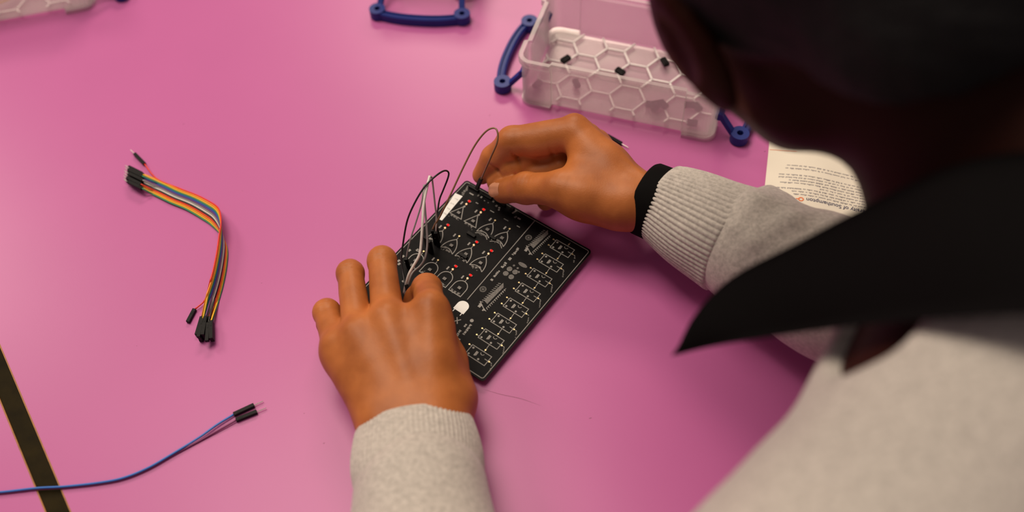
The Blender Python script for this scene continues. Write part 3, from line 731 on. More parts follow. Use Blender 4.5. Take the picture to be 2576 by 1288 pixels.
for k, (px, py, w, h, r) in enumerate(((1203, 492, 1, 1.6, 0), (1211, 496, 1.2, 1.6, 0), (1200, 511, 2.2, .7, .0), (1249, 518, 1.6, 1.6, .2), (1256, 523, 1.4, 1.2, 0), (1255, 528, 1.2, 1.2, 0), (1297, 546, 1.4, 2.0, .3), (1306, 550, 2.6, 1.2, 0), (1238, 532, 3.6, .6, 0), (1273, 553, 3.8, .6, 0), (1304, 570, 2.6, .6, 0), (1294, 533, 1.2, 4.2, .25), (1241, 507, 1.4, 1.2, 0), (1186, 488, 3.6, .9, 0), (1219, 505, 1, .6, 0), (1228, 510, 1, .6, 0))):
    mb = MB(); patch(mb, *uv(px, py), w, h, r); mb.build('pin_mark', MT['silk'] if k % 3 else MT['silkdim'], board)
for px, py in ((1003, 656), (1004, 664), (1014, 645), (1030, 630), (1050, 629), (1015, 707)):
    mb = MB(); patch(mb, *uv(px, py), 1.6, 2.0, .2); mb.build('pin_mark', MT['silk'], board)
# dark header sockets along the top edge and low dark sockets between the rows
for px, py, w, h in ((1192, 475, 9, 2.6), (1225, 495, 9, 2.6), (1259, 512, 9, 2.6), (1286, 530, 2.6, 6), (1186, 592, 7, 2.4), (1165, 645, 7, 2.4), (1240, 600, 5, 2.2)):
    u, vv = uv(px, py); MB().box(L3(u, vv, .9), (w / 1000, h / 1000, .0018), None, .0003).build('header_socket', MT['housing'], board)
# white label with small print
a = [uv(*q) for q in ((1145, 486), (1164, 494), (1112, 555), (1102, 551))]
st = mesh_obj('label_sticker', [L3(x, y, z) for z in (.16, .0) for x, y in a], [(0, 3, 2, 1), (4, 5, 6, 7), (0, 1, 5, 4), (1, 2, 6, 5), (2, 3, 7, 6), (3, 0, 4, 7)], MT['sticker'], board, False); st['label'] = 'white label with grey print'
mb = MB()
for k in range(4):
    x, y = uv(1148 - 9.5 * k, 501 + 12.2 * k); 
    for j in range(5): patch(mb, x - 1.3 + .65 * j, y + rr.uniform(-.3, .3), .3, rr.uniform(.5, 1.5), 0, .2)
mb.build('label_print', MT['print_'], st)
rebase_z = TZ

# jumper wires plugged into the board
def plug(parent, top, length=14.0):
    """a connector standing on the board, wire leaving its upper end"""
    t = np.array(top); b = t.copy(); b[2] = TZ + (BZ + .1) / 1000; b[0] += .0005; housing(parent, t, b)
GJ = 'jumper wires on the circuit board'
w1 = wempty('jumper_wire', P(1100, 600, 8), 'brown jumper wire looping from the board up to the right fingertips', 'wire', GJ)
wire(w1, [P(x, y, h) for x, y, h in ((1088, 578, 21), (1094, 565, 25), (1106, 546, 30), (1129, 499, 42), (1166, 420, 56), (1195, 365, 66), (1222, 331, 74), (1243, 322, 76), (1252, 334, 75), (1250, 360, 70), (1236, 393, 59), (1222, 425, 46), (1210, 452, 31))], .62, 'tan', 110)
plug(w1, P(1088, 578, 21.5)); housing(w1, P(1210, 450, 32), P(1200, 474, 17))
w2 = wempty('jumper_wire', P(1010, 650, 8), 'black jumper wire arching over the left edge of the board', 'wire', GJ)
wire(w2, [P(x, y, h) for x, y, h in ((1024, 735, 12), (1014, 690, 13), (1010, 650, 18), (1014, 612, 25), (1024, 557, 38), (1041, 515, 49), (1066, 473, 57), (1092, 446, 59), (1116, 430, 55), (1128, 433, 50), (1127, 447, 47), (1115, 478, 38), (1106, 501, 32), (1101, 530, 26), (1096, 560, 21))], .62, 'black', 110)
plug(w2, P(1095, 562, 21.5))
w3 = wempty('jumper_wire', P(1098, 600, 8), 'white jumper wire folded sharply at its top above the board', 'wire', GJ)
wire(w3, [P(x, y, h) for x, y, h in ((1016, 738, 12), (1020, 720, 15), (1028, 692, 21), (1039, 671, 25), (1055, 641, 31), (1060, 606, 37), (1063, 560, 45), (1066, 513, 51), (1074, 471, 56), (1081, 443, 58))], .95, 'white', 90)
wire(w3, [P(x, y, h) for x, y, h in ((1081, 443, 58), (1086, 447, 56), (1089, 466, 50), (1094, 513, 38), (1098, 546, 29), (1097, 575, 23), (1096, 600, 15))], .62, 'palegrey', 60)
plug(w3, P(1096, 584, 21.5)); housing(w3, P(1022, 716, 17), P(1033, 752, 12))
w4 = wempty('jumper_wire', P(1090, 620, 8), 'grey jumper wire doubled back beside the white one', 'wire', GJ)
wire(w4, [P(x, y, h) for x, y, h in ((1018, 742, 12), (1025, 722, 13), (1037, 688, 18), (1059, 667, 22), (1071, 643, 27), (1075, 609, 33), (1073, 569, 40), (1069, 525, 46), (1067, 490, 50), (1067, 465, 52))], .75, 'grey', 90)
wire(w4, [P(x, y, h) for x, y, h in ((1067, 465, 52), (1065, 478, 50), (1060, 513, 44), (1047, 557, 36), (1034, 597, 28), (1025, 634, 19), (1021, 660, 12))], .55, 'grey', 60)
plug(w4, P(1021, 650, 16)); housing(w4, P(1031, 722, 16), P(1043, 752, 12))
for px, py in ((1078, 596), (1086, 606)):
    mb = MB(); u, vv = uv(px - 1, py + 30); mb.box(L3(u, vv, 7), (.0026, .0026, .014), None, .0003); mb.build('header_plug', MT['housing'], board)
#@@BODY
# ------------------------------------------------------------------ the person
def V3(*a): return np.array(a, float)
def unit(a): a = np.asarray(a, float); return a / np.linalg.norm(a)
Z0 = TZ * 1000
UPZ = V3(0, 0, 1)
# ---- left hand, palm down on the board (joints: px, py, height above the table)
LW = Q(1043, 1062, 34); LFA = Q(1064, 1400, 48); l_dir = unit(LFA - LW); LEL = LW + l_dir * 250
l_side = unit(np.cross(UPZ, l_dir))            # towards the little finger or thumb
if (Q(1190, 1062, 34) - LW) @ l_side < 0: l_side = -l_side      # +: thumb side
LM = dict(i=Q(1084, 782, 51), m=Q(976, 806, 49), r=Q(902, 842, 45), p=Q(852, 872, 37))
LWB = dict(i=LW + l_side * 13 + UPZ * 1, m=LW + l_side * 4 + UPZ * 3, r=LW - l_side * 6 + UPZ * 2, p=LW - l_side * 15)
LF = dict(i=[LM['i'], Q(1074, 726, 27), Q(1050, 750, 18), Q(1038, 768, 16)], m=[LM['m'], Q(961, 656, 41), Q(964, 702, 24), Q(968, 738, 16.5)],
          r=[LM['r'], Q(881, 687, 36), Q(884, 734, 19), Q(882, 766, 9.5)], p=[LM['p'], Q(822, 786, 27), Q(826, 815, 13), Q(832, 838, 8)])
LR = dict(i=(10.3, 9.3, 8.2, 7.0), m=(10.4, 8.9, 8.2, 7.2), r=(10.0, 8.3, 7.8, 7.0), p=(10.0, 8.1, 7.4, 6.6))
def finger(j, r, kn=.9, k=3.0):
    pr = [(cone(j[0], j[1], r[0], r[1] * .99), k)]
    pr.append((ellip(j[1], (r[1] * 1.0,) * 3), k))
    pr.append((cone(j[1], j[2], r[1] * .96, r[2] * .96), k)); pr.append((cone(j[2], j[3], r[2], r[3]), k))
    return blend(pr)
def left_hand():
    pr = [(cone(LW + l_side * 12, LW + l_dir * 160 + l_side * 10, 20, 27), 8), (cone(LW - l_side * 13, LW + l_dir * 160 - l_side * 10, 19, 27), 10)]
    for n, ra, rb in (('i', 14, 11.2), ('m', 14, 11.2), ('r', 13.5, 10.7), ('p', 14, 9.8)): pr.append((cone(LWB[n], LM[n] - UPZ * 1.5, ra, rb), 13))
    for a, b, t in [(a, b, t) for t in (.22, .42, .62, .82) for a, b in (('i', 'm'), ('m', 'r'), ('r', 'p'))]:      # flesh between the hand bones
        c1, c2 = LM[a] + (LWB[a] - LM[a]) * t, LM[b] + (LWB[b] - LM[b]) * t; pr.append((cone(c1, c2, 10.2 + 1.4 * t, 10.2 + 1.4 * t), 9))
    for a, b in (('i', 'm'), ('m', 'r'), ('r', 'p')): pr.append((cone(LM[a] - UPZ * 2.6 - V3(0, 4, 0), LM[b] - UPZ * 2.6 - V3(0, 4, 0), 9.2, 9.2), 9))
    # heel of the palm on the little finger side, thumb mound and thumb
    pr.append((cone(LW - l_side * 20 - l_dir * 22 - UPZ * 6, LM['p'] - UPZ * 8, 14, 10), 10))
    cmc, mcp, ip, tip = Q(1139, 1000, 30), Q(1122, 908, 25), Q(1098, 818, 20), Q(1056, 778, 14)
    pr.append((cone(cmc, mcp, 15, 11.5), 10)); pr.append((cone((LWB['i'] + LM['i']) / 2, mcp, 11, 9), 12))
    pr.append((cone(LM['i'] * .8 + LWB['i'] * .2, ip * .6 + mcp * .4, 9, 8), 10))
    th = blend([(cone(mcp, ip, 11, 9.4), 3), (cone(ip, tip, 9.2, 7.4), 3)]); pr.append((th, 5))
    for n in 'imrp': pr.append((finger(LF[n], LR[n]), 3.2))
    # knuckle caps and the tendons running back from them
    for n, rr_, hh in (('i', 7.0, 6.2), ('m', 6.6, 4.9), ('r', 6.2, 4.0), ('p', 5.8, 3.6)): pr.append((ellip(LM[n] + UPZ * hh, (rr_, rr_ * 1.3, rr_ * .85)), 8))
    for n, hh in (('i', 10.6), ('m', 11.4), ('r', 10.3), ('p', 9.2)):
        a = LM[n] + UPZ * (hh - 3.2); b = LWB[n] * .66 + LM[n] * .34 + UPZ * (hh - .6); pr.append((cone(a, b, 2.6, 2.0), 7))
    base = blend(pr); pips = [(LF[n][1] + UPZ * 7 + V3(0, 2, 0), LR[n][1]) for n in 'imrp']
    def f(p):
        d = base(p)
        for c, r in pips:       # skin creases over the bent middle joints
            q = p - c.astype(np.float32); w = np.exp(-(q ** 2).sum(1) / (r * .9) ** 2); d = d - .28 * w * np.cos(q[:, 1] * 2.2 + .5 * np.sin(q[:, 0]))
        return d + .22 * fnoise(p, .16, 3)
    return f
# ---- right hand, pinching a wire end; the knuckle row runs away and down
RW = Q(1634, 507, 42); RFA = Q(2080, 735, 50); r_dir = unit(RFA - RW); REL = RW + r_dir * 262
row = unit(V3(5, 9, -13.5)); r_dors = unit(V3(0, .83, .55))
RI = Q(1446, 336, 58)
RM = dict(i=RI, m=RI + V3(5, 9, -13.5), r=RI + V3(11, 16, -26), p=RI + V3(19, 20, -37))
RF = dict(i=[RM['i'], Q(1288, 356, 50), Q(1242, 396, 34), Q(1212, 440, 19)], m=[RM['m'], Q(1322, 394, 37), Q(1290, 420, 33), Q(1250, 458, 20)],
          r=[RM['r'], Q(1408, 418, 34), Q(1342, 432, 31), Q(1326, 492, 13)], p=[RM['p'], Q(1424, 408, 25), Q(1396, 452, 16), Q(1372, 508, 8)])
RR = dict(i=(12.2, 10.2, 8.8, 6.8), m=(11, 9.4, 8.4, 7.2), r=(10.5, 8.6, 7.6, 6.8), p=(9.5, 7.8, 7.0, 6.2))
RT_ = dict(cmc=Q(1556, 512, 44), mcp=Q(1410, 476, 49), ip=Q(1324, 473, 36), tip=Q(1266, 480, 23))
def right_hand():
    pr = [(cone(RW - row * 5, RW + r_dir * 160 - row * 6, 17.0, 27), 6), (cone(RW + row * 7, RW + r_dir * 160 + row * 6, 16.8, 26), 8)]
    for n, t, ra, rb in (('i', -8, 11.5, 11.5), ('m', -3, 12, 11.2), ('r', 3, 12, 10.8), ('p', 8, 11, 10)): pr.append((cone(RW + row * t - r_dir * 8, RM[n], ra, rb), 8))
    for a, b in (('i', 'm'), ('m', 'r'), ('r', 'p')): pr.append((cone(RM[a] - r_dors * 3, RM[b] - r_dors * 3, 8, 8), 6))
    pr.append((cone(RW + row * 8 - r_dors * 4 - r_dir * 16, RM['p'] - r_dors * 9, 12, 9), 10))
    T = RT_
    pr.append((cone(T['cmc'], T['mcp'], 17, 11.8), 12)); pr.append((cone(RW * .3 + T['cmc'] * .7, T['cmc'] * .5 + T['mcp'] * .5 - UPZ * 4, 15, 13), 10))
    pr.append((cone(RM['i'] * .55 + RW * .45, T['mcp'] * .62 + T['cmc'] * .38, 10, 10), 14)); pr.append((cone(RM['i'] * .85 + RW * .15 - r_dors * 4, T['mcp'] * .8 + T['cmc'] * .2 - UPZ * 2, 7, 8), 14))
    th = blend([(cone(T['mcp'], T['ip'], 11.8, 10.1), 3), (ellip(T['ip'], (10.7,) * 3), 3), (cone(T['ip'], T['tip'], 10.1, 8.4), 3), (ellip(T['tip'] + V3(4, 1, -2), (9.8, 8.4, 7.6)), 3)]); pr.append((th, 4))
    for n in 'imrp':
        fg = [(finger(RF[n], RR[n]), 2)]
        for a, b, s in ((0, 1, .52), (1, 2, .5)):       # soft pads on the palm side of each finger bone
            A, B = RF[n][a], RF[n][b]; ax_ = unit(B - A); pn = -r_dors + ax_ * (r_dors @ ax_); c = A + (B - A) * s + unit(pn) * 3.0; rr_ = RR[n][b] * .92
            fg.append((cone(c - ax_ * 4.5, c + ax_ * 4.5, rr_, rr_), 3))
        pr.append((blend(fg), 2.2))
    for n, q in (('i', 6.5), ('m', 6.2), ('r', 6), ('p', 5.5)): pr.append((ellip(RM[n] + r_dors * 5.5, (q, q, q)), 5))
    pr.append((cone(RM['i'] + r_dors * 9, RW - row * 12 + r_dors * 14, 1.8, 1.4), 6))
    base = blend(pr); ax = unit(T['tip'] - T['mcp']); ip = T['ip'] + V3(0, -3, 6)
    def f(p):
        d = base(p); q = p - ip.astype(np.float32); s = q @ ax.astype(np.float32); w = np.exp(-(q ** 2).sum(1) / 90.0)
        d = d - .26 * w * np.cos(s * 1.9)
        q = p - (T['mcp'] + V3(0, -6, 6)).astype(np.float32); w = np.exp(-(q ** 2).sum(1) / 120.0); d = d - .12 * w * np.cos((q @ ax.astype(np.float32)) * 1.4)
        for n, k, dep in (('i', 1, 2.2), ('i', 2, 1.8), ('m', 2, 1.5), ('r', 2, 1.2)):      # flexion creases on the palm side
            c = RF[n][k]; t_ = unit(unit(RF[n][k] - RF[n][k - 1]) + unit(RF[n][k + 1] - RF[n][k])); pn = -r_dors + t_ * (r_dors @ t_)
            q = p - (c + unit(pn) * RR[n][k]).astype(np.float32); w = np.exp(-(q ** 2).sum(1) / 55.0); d = d + dep * w * np.exp(-(np.abs(q @ t_.astype(np.float32)) / 1.0) ** 1.5)
        c = RM['i'] * .62 + RF['i'][1] * .38 - r_dors * 9; t_ = unit(RF['i'][1] - RM['i']); q = p - c.astype(np.float32)
        d = d + 1.8 * np.exp(-(q ** 2).sum(1) / 60.0) * np.exp(-(np.abs(q @ t_.astype(np.float32)) / 1.1) ** 1.5)
        return d + .22 * fnoise(p, .15, 5)
    return f
def bounds(pts, m): a = np.array(pts); return a.min(0) - m, a.max(0) + m
lo, hi = bounds(list(LM.values()) + [q for f_ in LF.values() for q in f_] + [LW, LW + l_dir * 135], 34)
hl = sdf_mesh(left_hand(), lo, hi, 1.0)
lo, hi = bounds(list(RM.values()) + [q for f_ in RF.values() for q in f_] + [RW, RW + r_dir * 135] + list(RT_.values()), 34)
hr = sdf_mesh(right_hand(), lo, hi, 1.0)

# ---- head, neck, trunk, upper arms, legs at a coarser step
N_ = V3(226, -153, Z0 + 240); HC = Q(2088, -165, 285)
LSH = V3(114, -300, Z0 + 184); RSH = V3(400, -35, Z0 + 215)
PEL = V3(520, -440, Z0 - 190)
hf = unit(V3(-.24, .71, -.66)); hu0 = V3(-.5, .5, .7); hl_ = unit(np.cross(hu0, hf)); hu = np.cross(hf, hl_)      # face, left ear, crown
HR = np.stack([-hl_, hf, hu], 1)                # head x (right), y (face), z (crown) in columns
def hp(x, y, z): return HC + HR @ V3(x, y, z)
def head_prims(o=0.0):
    R = HR.astype(np.float32); s = []
    s.append((ellip(hp(0, -10, 30), (75 + o, 94 + o, 86 + o), R), 10)); s.append((ellip(hp(0, 22, -22), (62, 64, 68), R), 16))
    for q in (-1, 1):
        s.append((cone(hp(q * 50, -4, -50), hp(q * 24, 60, -77), 18, 16), 26)); s.append((ellip(hp(q * 37, 46, -14), (31, 36, 42), R), 16))
    s.append((cone(hp(-12, 60, -78), hp(12, 60, -78), 15, 15), 12))
    s.append((cone(hp(-30, 76, 24), hp(30, 76, 24), 11, 11), 10))
    for q in (-1, 1): s.append((ellip(hp(q * 31, 92, 6), (17, 12, 11), R), 8, 'cut'))
    s.append((cone(hp(0, 84, 12), hp(0, 102, -22), 7, 10), 8))
    for q in (-1, 1): s.append((ellip(hp(q * 11, 94, -26), (8, 9, 7), R), 5))
    s.append((cone(hp(-18, 84, -50), hp(18, 84, -50), 6, 6), 5)); s.append((ellip(hp(0, 89, -50), (15, 7, 6), R), 5))
    s.append((cone(hp(-16, 83, -61), hp(16, 83, -61), 6.5, 6.5), 3.5)); s.append((ellip(hp(0, 87, -62), (13, 7, 6.5), R), 3.5))
    for q in (-1, 1):
        s.append((ellip(hp(q * 80, -8, -2), (7, 19, 32), R), 5)); s.append((ellip(hp(q * 86, -5, 2), (5, 10, 16), R), 4, 'cut'))
    return s
def trunk(o, legs=True):
    mid = (LSH + RSH) / 2; ch = mid * .72 + PEL * .28
    lat = unit(LSH - RSH)
    s = [(cone(mid + lat * 80 - UPZ * 10, PEL + lat * 70, 62 + o, 92 + o), 30), (cone(mid - lat * 80 - UPZ * 10, PEL - lat * 70, 62 + o, 92 + o), 40),
         (cone(mid, PEL, 85 + o, 105 + o), 40), (cone(LSH, mid, 54 + o, 70 + o), 30), (cone(RSH, mid, 54 + o, 70 + o), 30), (cone(N_ - UPZ * 25, mid, 58 + o, 70 + o), 30)]
    return s
def arms(o, oe):
    return [(cone(LSH, LEL, 50 + o, 37 + oe), 26), (cone(LEL, LW + l_dir * 60, 36 + oe, 29 + oe), 20), (cone(RSH, REL, 50 + o, 37 + oe), 26), (cone(REL, RW + r_dir * 60, 36 + oe, 29 + oe), 20)]
fdir = unit(V3(-.69, .72, 0)); flat = unit(np.cross(UPZ, fdir))
def legs(o):
    s = []
    for q in (-1, 1):
        hip = PEL + flat * q * 85 + V3(0, 0, -20); kn = hip + fdir * 400 + flat * q * 30; kn[2] = 520; an = kn + fdir * 20; an[2] = 90
        s += [(cone(hip, kn, 84 + o, 56 + o), 30), (cone(kn, an, 55 + o, 40 + o), 16)]
    return s
def neckp(): return [(cone(N_ - UPZ * 20, hp(0, -26, -50), 60, 50), 20)]
body_f = blend(head_prims() + neckp() + trunk(0) + [(cone(LSH, LEL, 46, 37), 26), (cone(LEL, LW, 36, 23), 12), (cone(RSH, REL, 46, 37), 26), (cone(REL, RW, 36, 23), 12)] + legs(0))
bl, bh = V3(-160, -640, 40), V3(760, 300, Z0 + 480)
bd = sdf_mesh(body_f, bl, bh, 3.6)

def to_bm(V, Qd):
    me = bpy.data.meshes.new('t'); me.vertices.add(len(V)); me.vertices.foreach_set('co', (np.asarray(V) / 1000).astype(np.float32).ravel())
    me.loops.add(len(Qd) * 4); me.loops.foreach_set('vertex_index', Qd.astype(np.int32).ravel()); me.polygons.add(len(Qd)); me.polygons.foreach_set('loop_start', np.arange(0, len(Qd) * 4, 4, dtype=np.int32)); me.update(calc_edges=True)
    return me
def keep_side(V, Qd, c, n):
    """drop the quads beyond a plane"""
    s = (V - c) @ n < 0; k = s[Qd].all(1); Qd = Qd[k]; u = np.unique(Qd); m = -np.ones(len(V), int); m[u] = np.arange(len(u)); return V[u], m[Qd]
cutL, cutR = LW + l_dir * 105, RW + r_dir * 105
VL, QL = keep_side(relax(*hl, 1, .4), hl[1], cutL - l_dir * 2, l_dir); VR, QR = keep_side(relax(*hr, 1, .4), hr[1], cutR - r_dir * 2, r_dir)
VB = relax(*bd, 2, .4); QB = bd[1]
dl = (VB - cutL) @ l_dir; near = np.linalg.norm(VB - (LW + l_dir * 20), axis=1) < 130; drop = near & (dl < 4)
dr = (VB - cutR) @ r_dir; near = np.linalg.norm(VB - (RW + r_dir * 20), axis=1) < 130; drop |= near & (dr < 4)
k = ~drop[QB].any(1); QB = QB[k]; u = np.unique(QB); m_ = -np.ones(len(VB), int); m_[u] = np.arange(len(u)); VB, QB = VB[u], m_[QB]
nL, nR = len(VL), len(VR)
VA = np.vstack([VL, VR, VB]); QA = np.vstack([QL, QR + nL, QB + nL + nR])
def bridge(Qd, V, c, n):
    """stitch the two open rims at a forearm cut into one skin"""
    e = np.sort(np.concatenate([Qd[:, [i, (i + 1) % 4]] for i in range(4)]), 1); ue, ct = np.unique(e, axis=0, return_counts=True); be = ue[ct == 1]
    be = be[(np.linalg.norm(V[be[:, 0]] - c, axis=1) < 75)]
    adj = {}
    for a, b in be: adj.setdefault(a, []).append(b); adj.setdefault(b, []).append(a)
    loops = []; seen = set()
    for s in adj:
        if s in seen: continue
        l = [s]; seen.add(s); cur = s
        while True:
            nx = [q for q in adj[cur] if q not in seen]
            if not nx: break
            cur = nx[0]; seen.add(cur); l.append(cur)
        loops.append(l)
    loops.sort(key=len, reverse=True); x = unit(np.cross(n, UPZ)); y = np.cross(n, x); out = []; L2 = []
    for l in loops[:2]:
        l = np.array(l); d = V[l] - V[l].mean(0); a = np.arctan2(d @ y, d @ x)
        if ((np.diff(a) + np.pi) % (2 * np.pi) - np.pi).sum() < 0: l = l[::-1]; a = a[::-1]
        s = np.argmin(a); L2.append((np.roll(l, -s), np.roll(a, -s)))
    (la, aa), (lb, ab) = L2; i = j = 0; na, nb_ = len(la), len(lb)
    while i < na or j < nb_:
        fa = (aa[i + 1] if i + 1 < na else 9 + i - na) if i < na else 1e9
        fb = (ab[j + 1] if j + 1 < nb_ else 9 + j - nb_) if j < nb_ else 1e9
        if fa <= fb: out.append((la[i % na], la[(i + 1) % na], lb[j % nb_])); i += 1
        else: out.append((la[i % na], lb[(j + 1) % nb_], lb[j % nb_])); j += 1
    return out
tri = bridge(QA, VA, cutL, l_dir) + bridge(QA, VA, cutR, r_dir)
def poly_mesh(name, V, Qd, tri, m, parent):
    me = bpy.data.meshes.new(name); nv = len(V); nq, nt_ = len(Qd), len(tri); tri = np.asarray(tri, np.int32).reshape(-1, 3)
    me.vertices.add(nv); me.vertices.foreach_set('co', (V / 1000).astype(np.float32).ravel())
    me.loops.add(nq * 4 + nt_ * 3); me.loops.foreach_set('vertex_index', np.concatenate([Qd.ravel(), tri.ravel()]).astype(np.int32))
    me.polygons.add(nq + nt_); me.polygons.foreach_set('loop_start', np.concatenate([np.arange(nq) * 4, nq * 4 + np.arange(nt_) * 3]).astype(np.int32))
    me.polygons.foreach_set('use_smooth', np.ones(nq + nt_, bool)); me.update(calc_edges=True); me.validate(); me.materials.append(m)
    return link(bpy.data.objects.new(name, me), parent)
person = wempty('person', V3(PEL[0] / 1000, PEL[1] / 1000, 0), 'person in grey sweatshirt and black polo collar, bending over the table, wiring the board', 'person')
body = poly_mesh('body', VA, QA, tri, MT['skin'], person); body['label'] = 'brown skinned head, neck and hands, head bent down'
me = body.data
nrm = np.zeros(len(me.vertices) * 3, np.float32); me.vertices.foreach_get('normal', nrm); nrm = nrm.reshape(-1, 3)
pad = np.zeros(len(me.vertices), np.float32); nV = nL + nR
pad[:nL] = np.clip((-nrm[:nL, 2] - .15) * 1.6, 0, 1)
pal = -(nrm[nL:nV] @ r_dors); tipd = np.minimum.reduce([np.linalg.norm(VA[nL:nV] - RF[n][3], axis=1) for n in 'imrp'])
axd = (VA[nL:nV] - RW) @ r_dir
pad[nL:nV] = np.clip((pal - .25) * 1.5, 0, 1) * np.clip((-axd - 30) / 25, 0, 1)
face_shade = np.zeros(len(me.vertices), np.float32); hdist = np.linalg.norm(VA - HC, axis=1); ndist = np.linalg.norm(VA - N_, axis=1); face_shade[nV:] = ((hdist < 150) | (ndist < 230))[nV:]  # mask for the painted shade: head, neck and upper chest, not the hands
for nm, val in (('pad', pad), ('face', face_shade)):
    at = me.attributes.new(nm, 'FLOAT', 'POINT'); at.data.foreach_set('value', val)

for q in (-1, 1):
    e = MB().ball(hp(q * 31, 72.5, 4) / 1000, .0120, 10).build('eye', MT['eye'], person, True)
hair_f = blend([(ellip(hp(0, -14, 34), (80, 97, 90), HR.astype(np.float32)), 6), (ellip(hp(0, -62, -20), (64, 44, 52), HR.astype(np.float32)), 12)])
def hair_cut(p):
    q = (p - HC.astype(np.float32)) @ HR.astype(np.float32)
    d = hair_f(p) + .9 * fnoise(p, .5, 9)
    return np.maximum(d, .75 * (q[:, 1] - 62 - .25 * q[:, 2] + 0 * q[:, 0]) * (q[:, 2] < 400) * 1.0) if False else smax(np.maximum(d, (-(q[:, 2] + 6 - .62 * (q[:, 1] + 10))) * .8), q[:, 1] - 28 + .25 * q[:, 2], 6)
lo, hi = HC - 150, HC + 150
hv, hq = sdf_mesh(hair_cut, lo, hi, 2.5); fast_mesh_obj('hair', hv / 1000, hq, MT['hair'], person)
# thumbnail of the right hand
T = RT_; ax = unit(T['tip'] - T['ip']); nz = unit(V3(-.25, -.45, .85) - ax * (V3(-.25, -.45, .85) @ ax)); bx_ = np.cross(nz, ax); v = []; f = []
for i in range(9):
    for j in range(9):
        s, t = -1 + i / 4, -1 + j / 4; wd = 5.3 * (1 - .10 * max(0, s) ** 2) * math.sqrt(max(0, 1 - .35 * abs(s) ** 6))
        c = T['tip'] + ax * (1.0 + 5.2 * s) + bx_ * wd * t; rad = 8.95 - .3 * s - .5 * t ** 4
        v.append((c + nz * (math.sqrt(max(0, rad ** 2 - (wd * t) ** 2)) - .25)) / 1000)
for i in range(8):
    for j in range(8): a = i * 9 + j; f.append((a, a + 1, a + 10, a + 9))
nail = mesh_obj('thumbnail', v, f, MT['nail'], person)

# ---- sweatshirt
def sleeve_noise(p): return 1.5 * fnoise(p, .045, 1) + .8 * fnoise(p, .11, 2)
LC0, LC1, LS2 = Q(1043, 1086, 33), Q(1056, 1250, 42), Q(1075, 1500, 52)
RC0, RC1, RS2 = Q(1667, 509, 43), Q(1848, 606, 47), Q(2090, 722, 56)
def sweat(p):
    d = base_sw(p); return d + sleeve_noise(p)
cuffL, cuffR = LC1 + unit(LC1 - LC0) * 2, RC1 + unit(RC1 - RC0) * 2
base_sw = blend(trunk(7) + [(cone(LSH, LEL, 61, 60), 26), (cone(LEL, LS2, 48, 44), 16), (cone(LS2, cuffL, 44, 37), 10), (cone(RSH, REL, 58, 46), 26), (cone(REL, RS2, 46, 41), 16), (cone(RS2, cuffR + unit(RS2 - cuffR) * 12, 41, 38), 10), (cone(cuffR, cuffR + unit(RS2 - cuffR) * 16, 32, 37), 5), (cone(N_ - fdir * 60, hp(0, -22, -55) - fdir * 10, 68, 66), 14, 'cut'), (ellip(Q(2172, 800, 225), (25, 23, 23)), 8, 'cut')])
# loose folds pushed up behind the right cuff and across the sleeves
s_ax = unit(RS2 - cuffR); s_far = unit(np.cross(UPZ, s_ax)); s_far = s_far if s_far[1] > 0 else -s_far; s_up = np.cross(s_ax, s_far); s_up = s_up if s_up[2] > 0 else -s_up
def on_sleeve(t, a, r): return cuffR + s_ax * t + (s_up * math.cos(math.radians(a)) + s_far * math.sin(math.radians(a))) * r
folds = []
for seq in (((4, 95, 34, 6), (4, 60, 34.5, 6), (3, 15, 34.5, 5)), ((14, 100, 30, 6), (14, 60, 32.5, 6), (10, 10, 35.5, 5), (7, -25, 34.5, 3)), ((44, 45, 32, 6), (34, 5, 36, 6), (22, -30, 35, 4)), ((70, 95, 32, 7), (76, 40, 34.5, 7), (60, -15, 36, 5)), ((100, 60, 35, 6), (84, 0, 36, 6), (60, -45, 35, 4))):
    pts = [(on_sleeve(t, a, r_), w) for t, a, r_, w in seq]
    for (a, wa), (b, wb) in zip(pts[:-1], pts[1:]): folds.append((cone(a, b, wa, wb), 7))
base0 = base_sw; folds_f = blend(folds)
def base_sw(p): return smin(base0(p), folds_f(p), 6)
sv, sq = sdf_mesh(sweat, bl, bh, 2.8); sv = relax(sv, sq, 1, .4)
shirt = fast_mesh_obj('sweatshirt', sv / 1000, sq, MT['knit'], person)
def cuff(c0, c1, a0, b0, a1, b1, ribs, depth, parent, bulge=1.5, ext=6):
    d = unit(c1 - c0); sd = unit(np.cross(UPZ, d)); up = np.cross(d, sd); L = np.linalg.norm(c1 - c0); n = ribs * 10; v = []; rows = []
    prof = [(.0, -4.0), (-.01, -2.5), (-.012, -1.0), (0, 0)] + [(t, 0) for t in np.linspace(.03, 1.0, 26)] + [(1.02, -3.0)]
    prof = [(.35, -4.5)] + prof
    for t, off in prof:
        tt = np.clip(t, 0, 1); c = c0 + d * L * t
        for k in range(n):
            th = 2 * np.pi * k / n; a = a0 + (a1 - a0) * tt + bulge * math.sin(math.pi * tt); b = b0 + (b1 - b0) * tt + bulge * math.sin(math.pi * tt)
            rb = depth * (abs(math.cos(th * ribs / 2)) ** .8 - .6) * (1 if t > .05 and t < 1 else .3) if off == 0 else 0
            w = 1.0 * math.sin(2 * th + 5 * tt) * tt + .6 * math.sin(5 * th + 3 * tt) * tt
            v.append((c + sd * math.cos(th) * (a + off + rb + w) + up * math.sin(th) * (b + off + rb + w)) / 1000)
    f = []
    for i in range(len(prof) - 1):
        for k in range(n):
            a, b = i * n + k, i * n + (k + 1) % n; f.append((a, a + n, b + n, b))
    return mesh_obj('cuff', v, f, MT['knit'], parent)
cuff(LC0, LC1, 35, 25, 36, 33, 78, .45, shirt)
cuff(RC0, RC1, 26.5, 26, 36, 35, 60, 1.0, shirt)
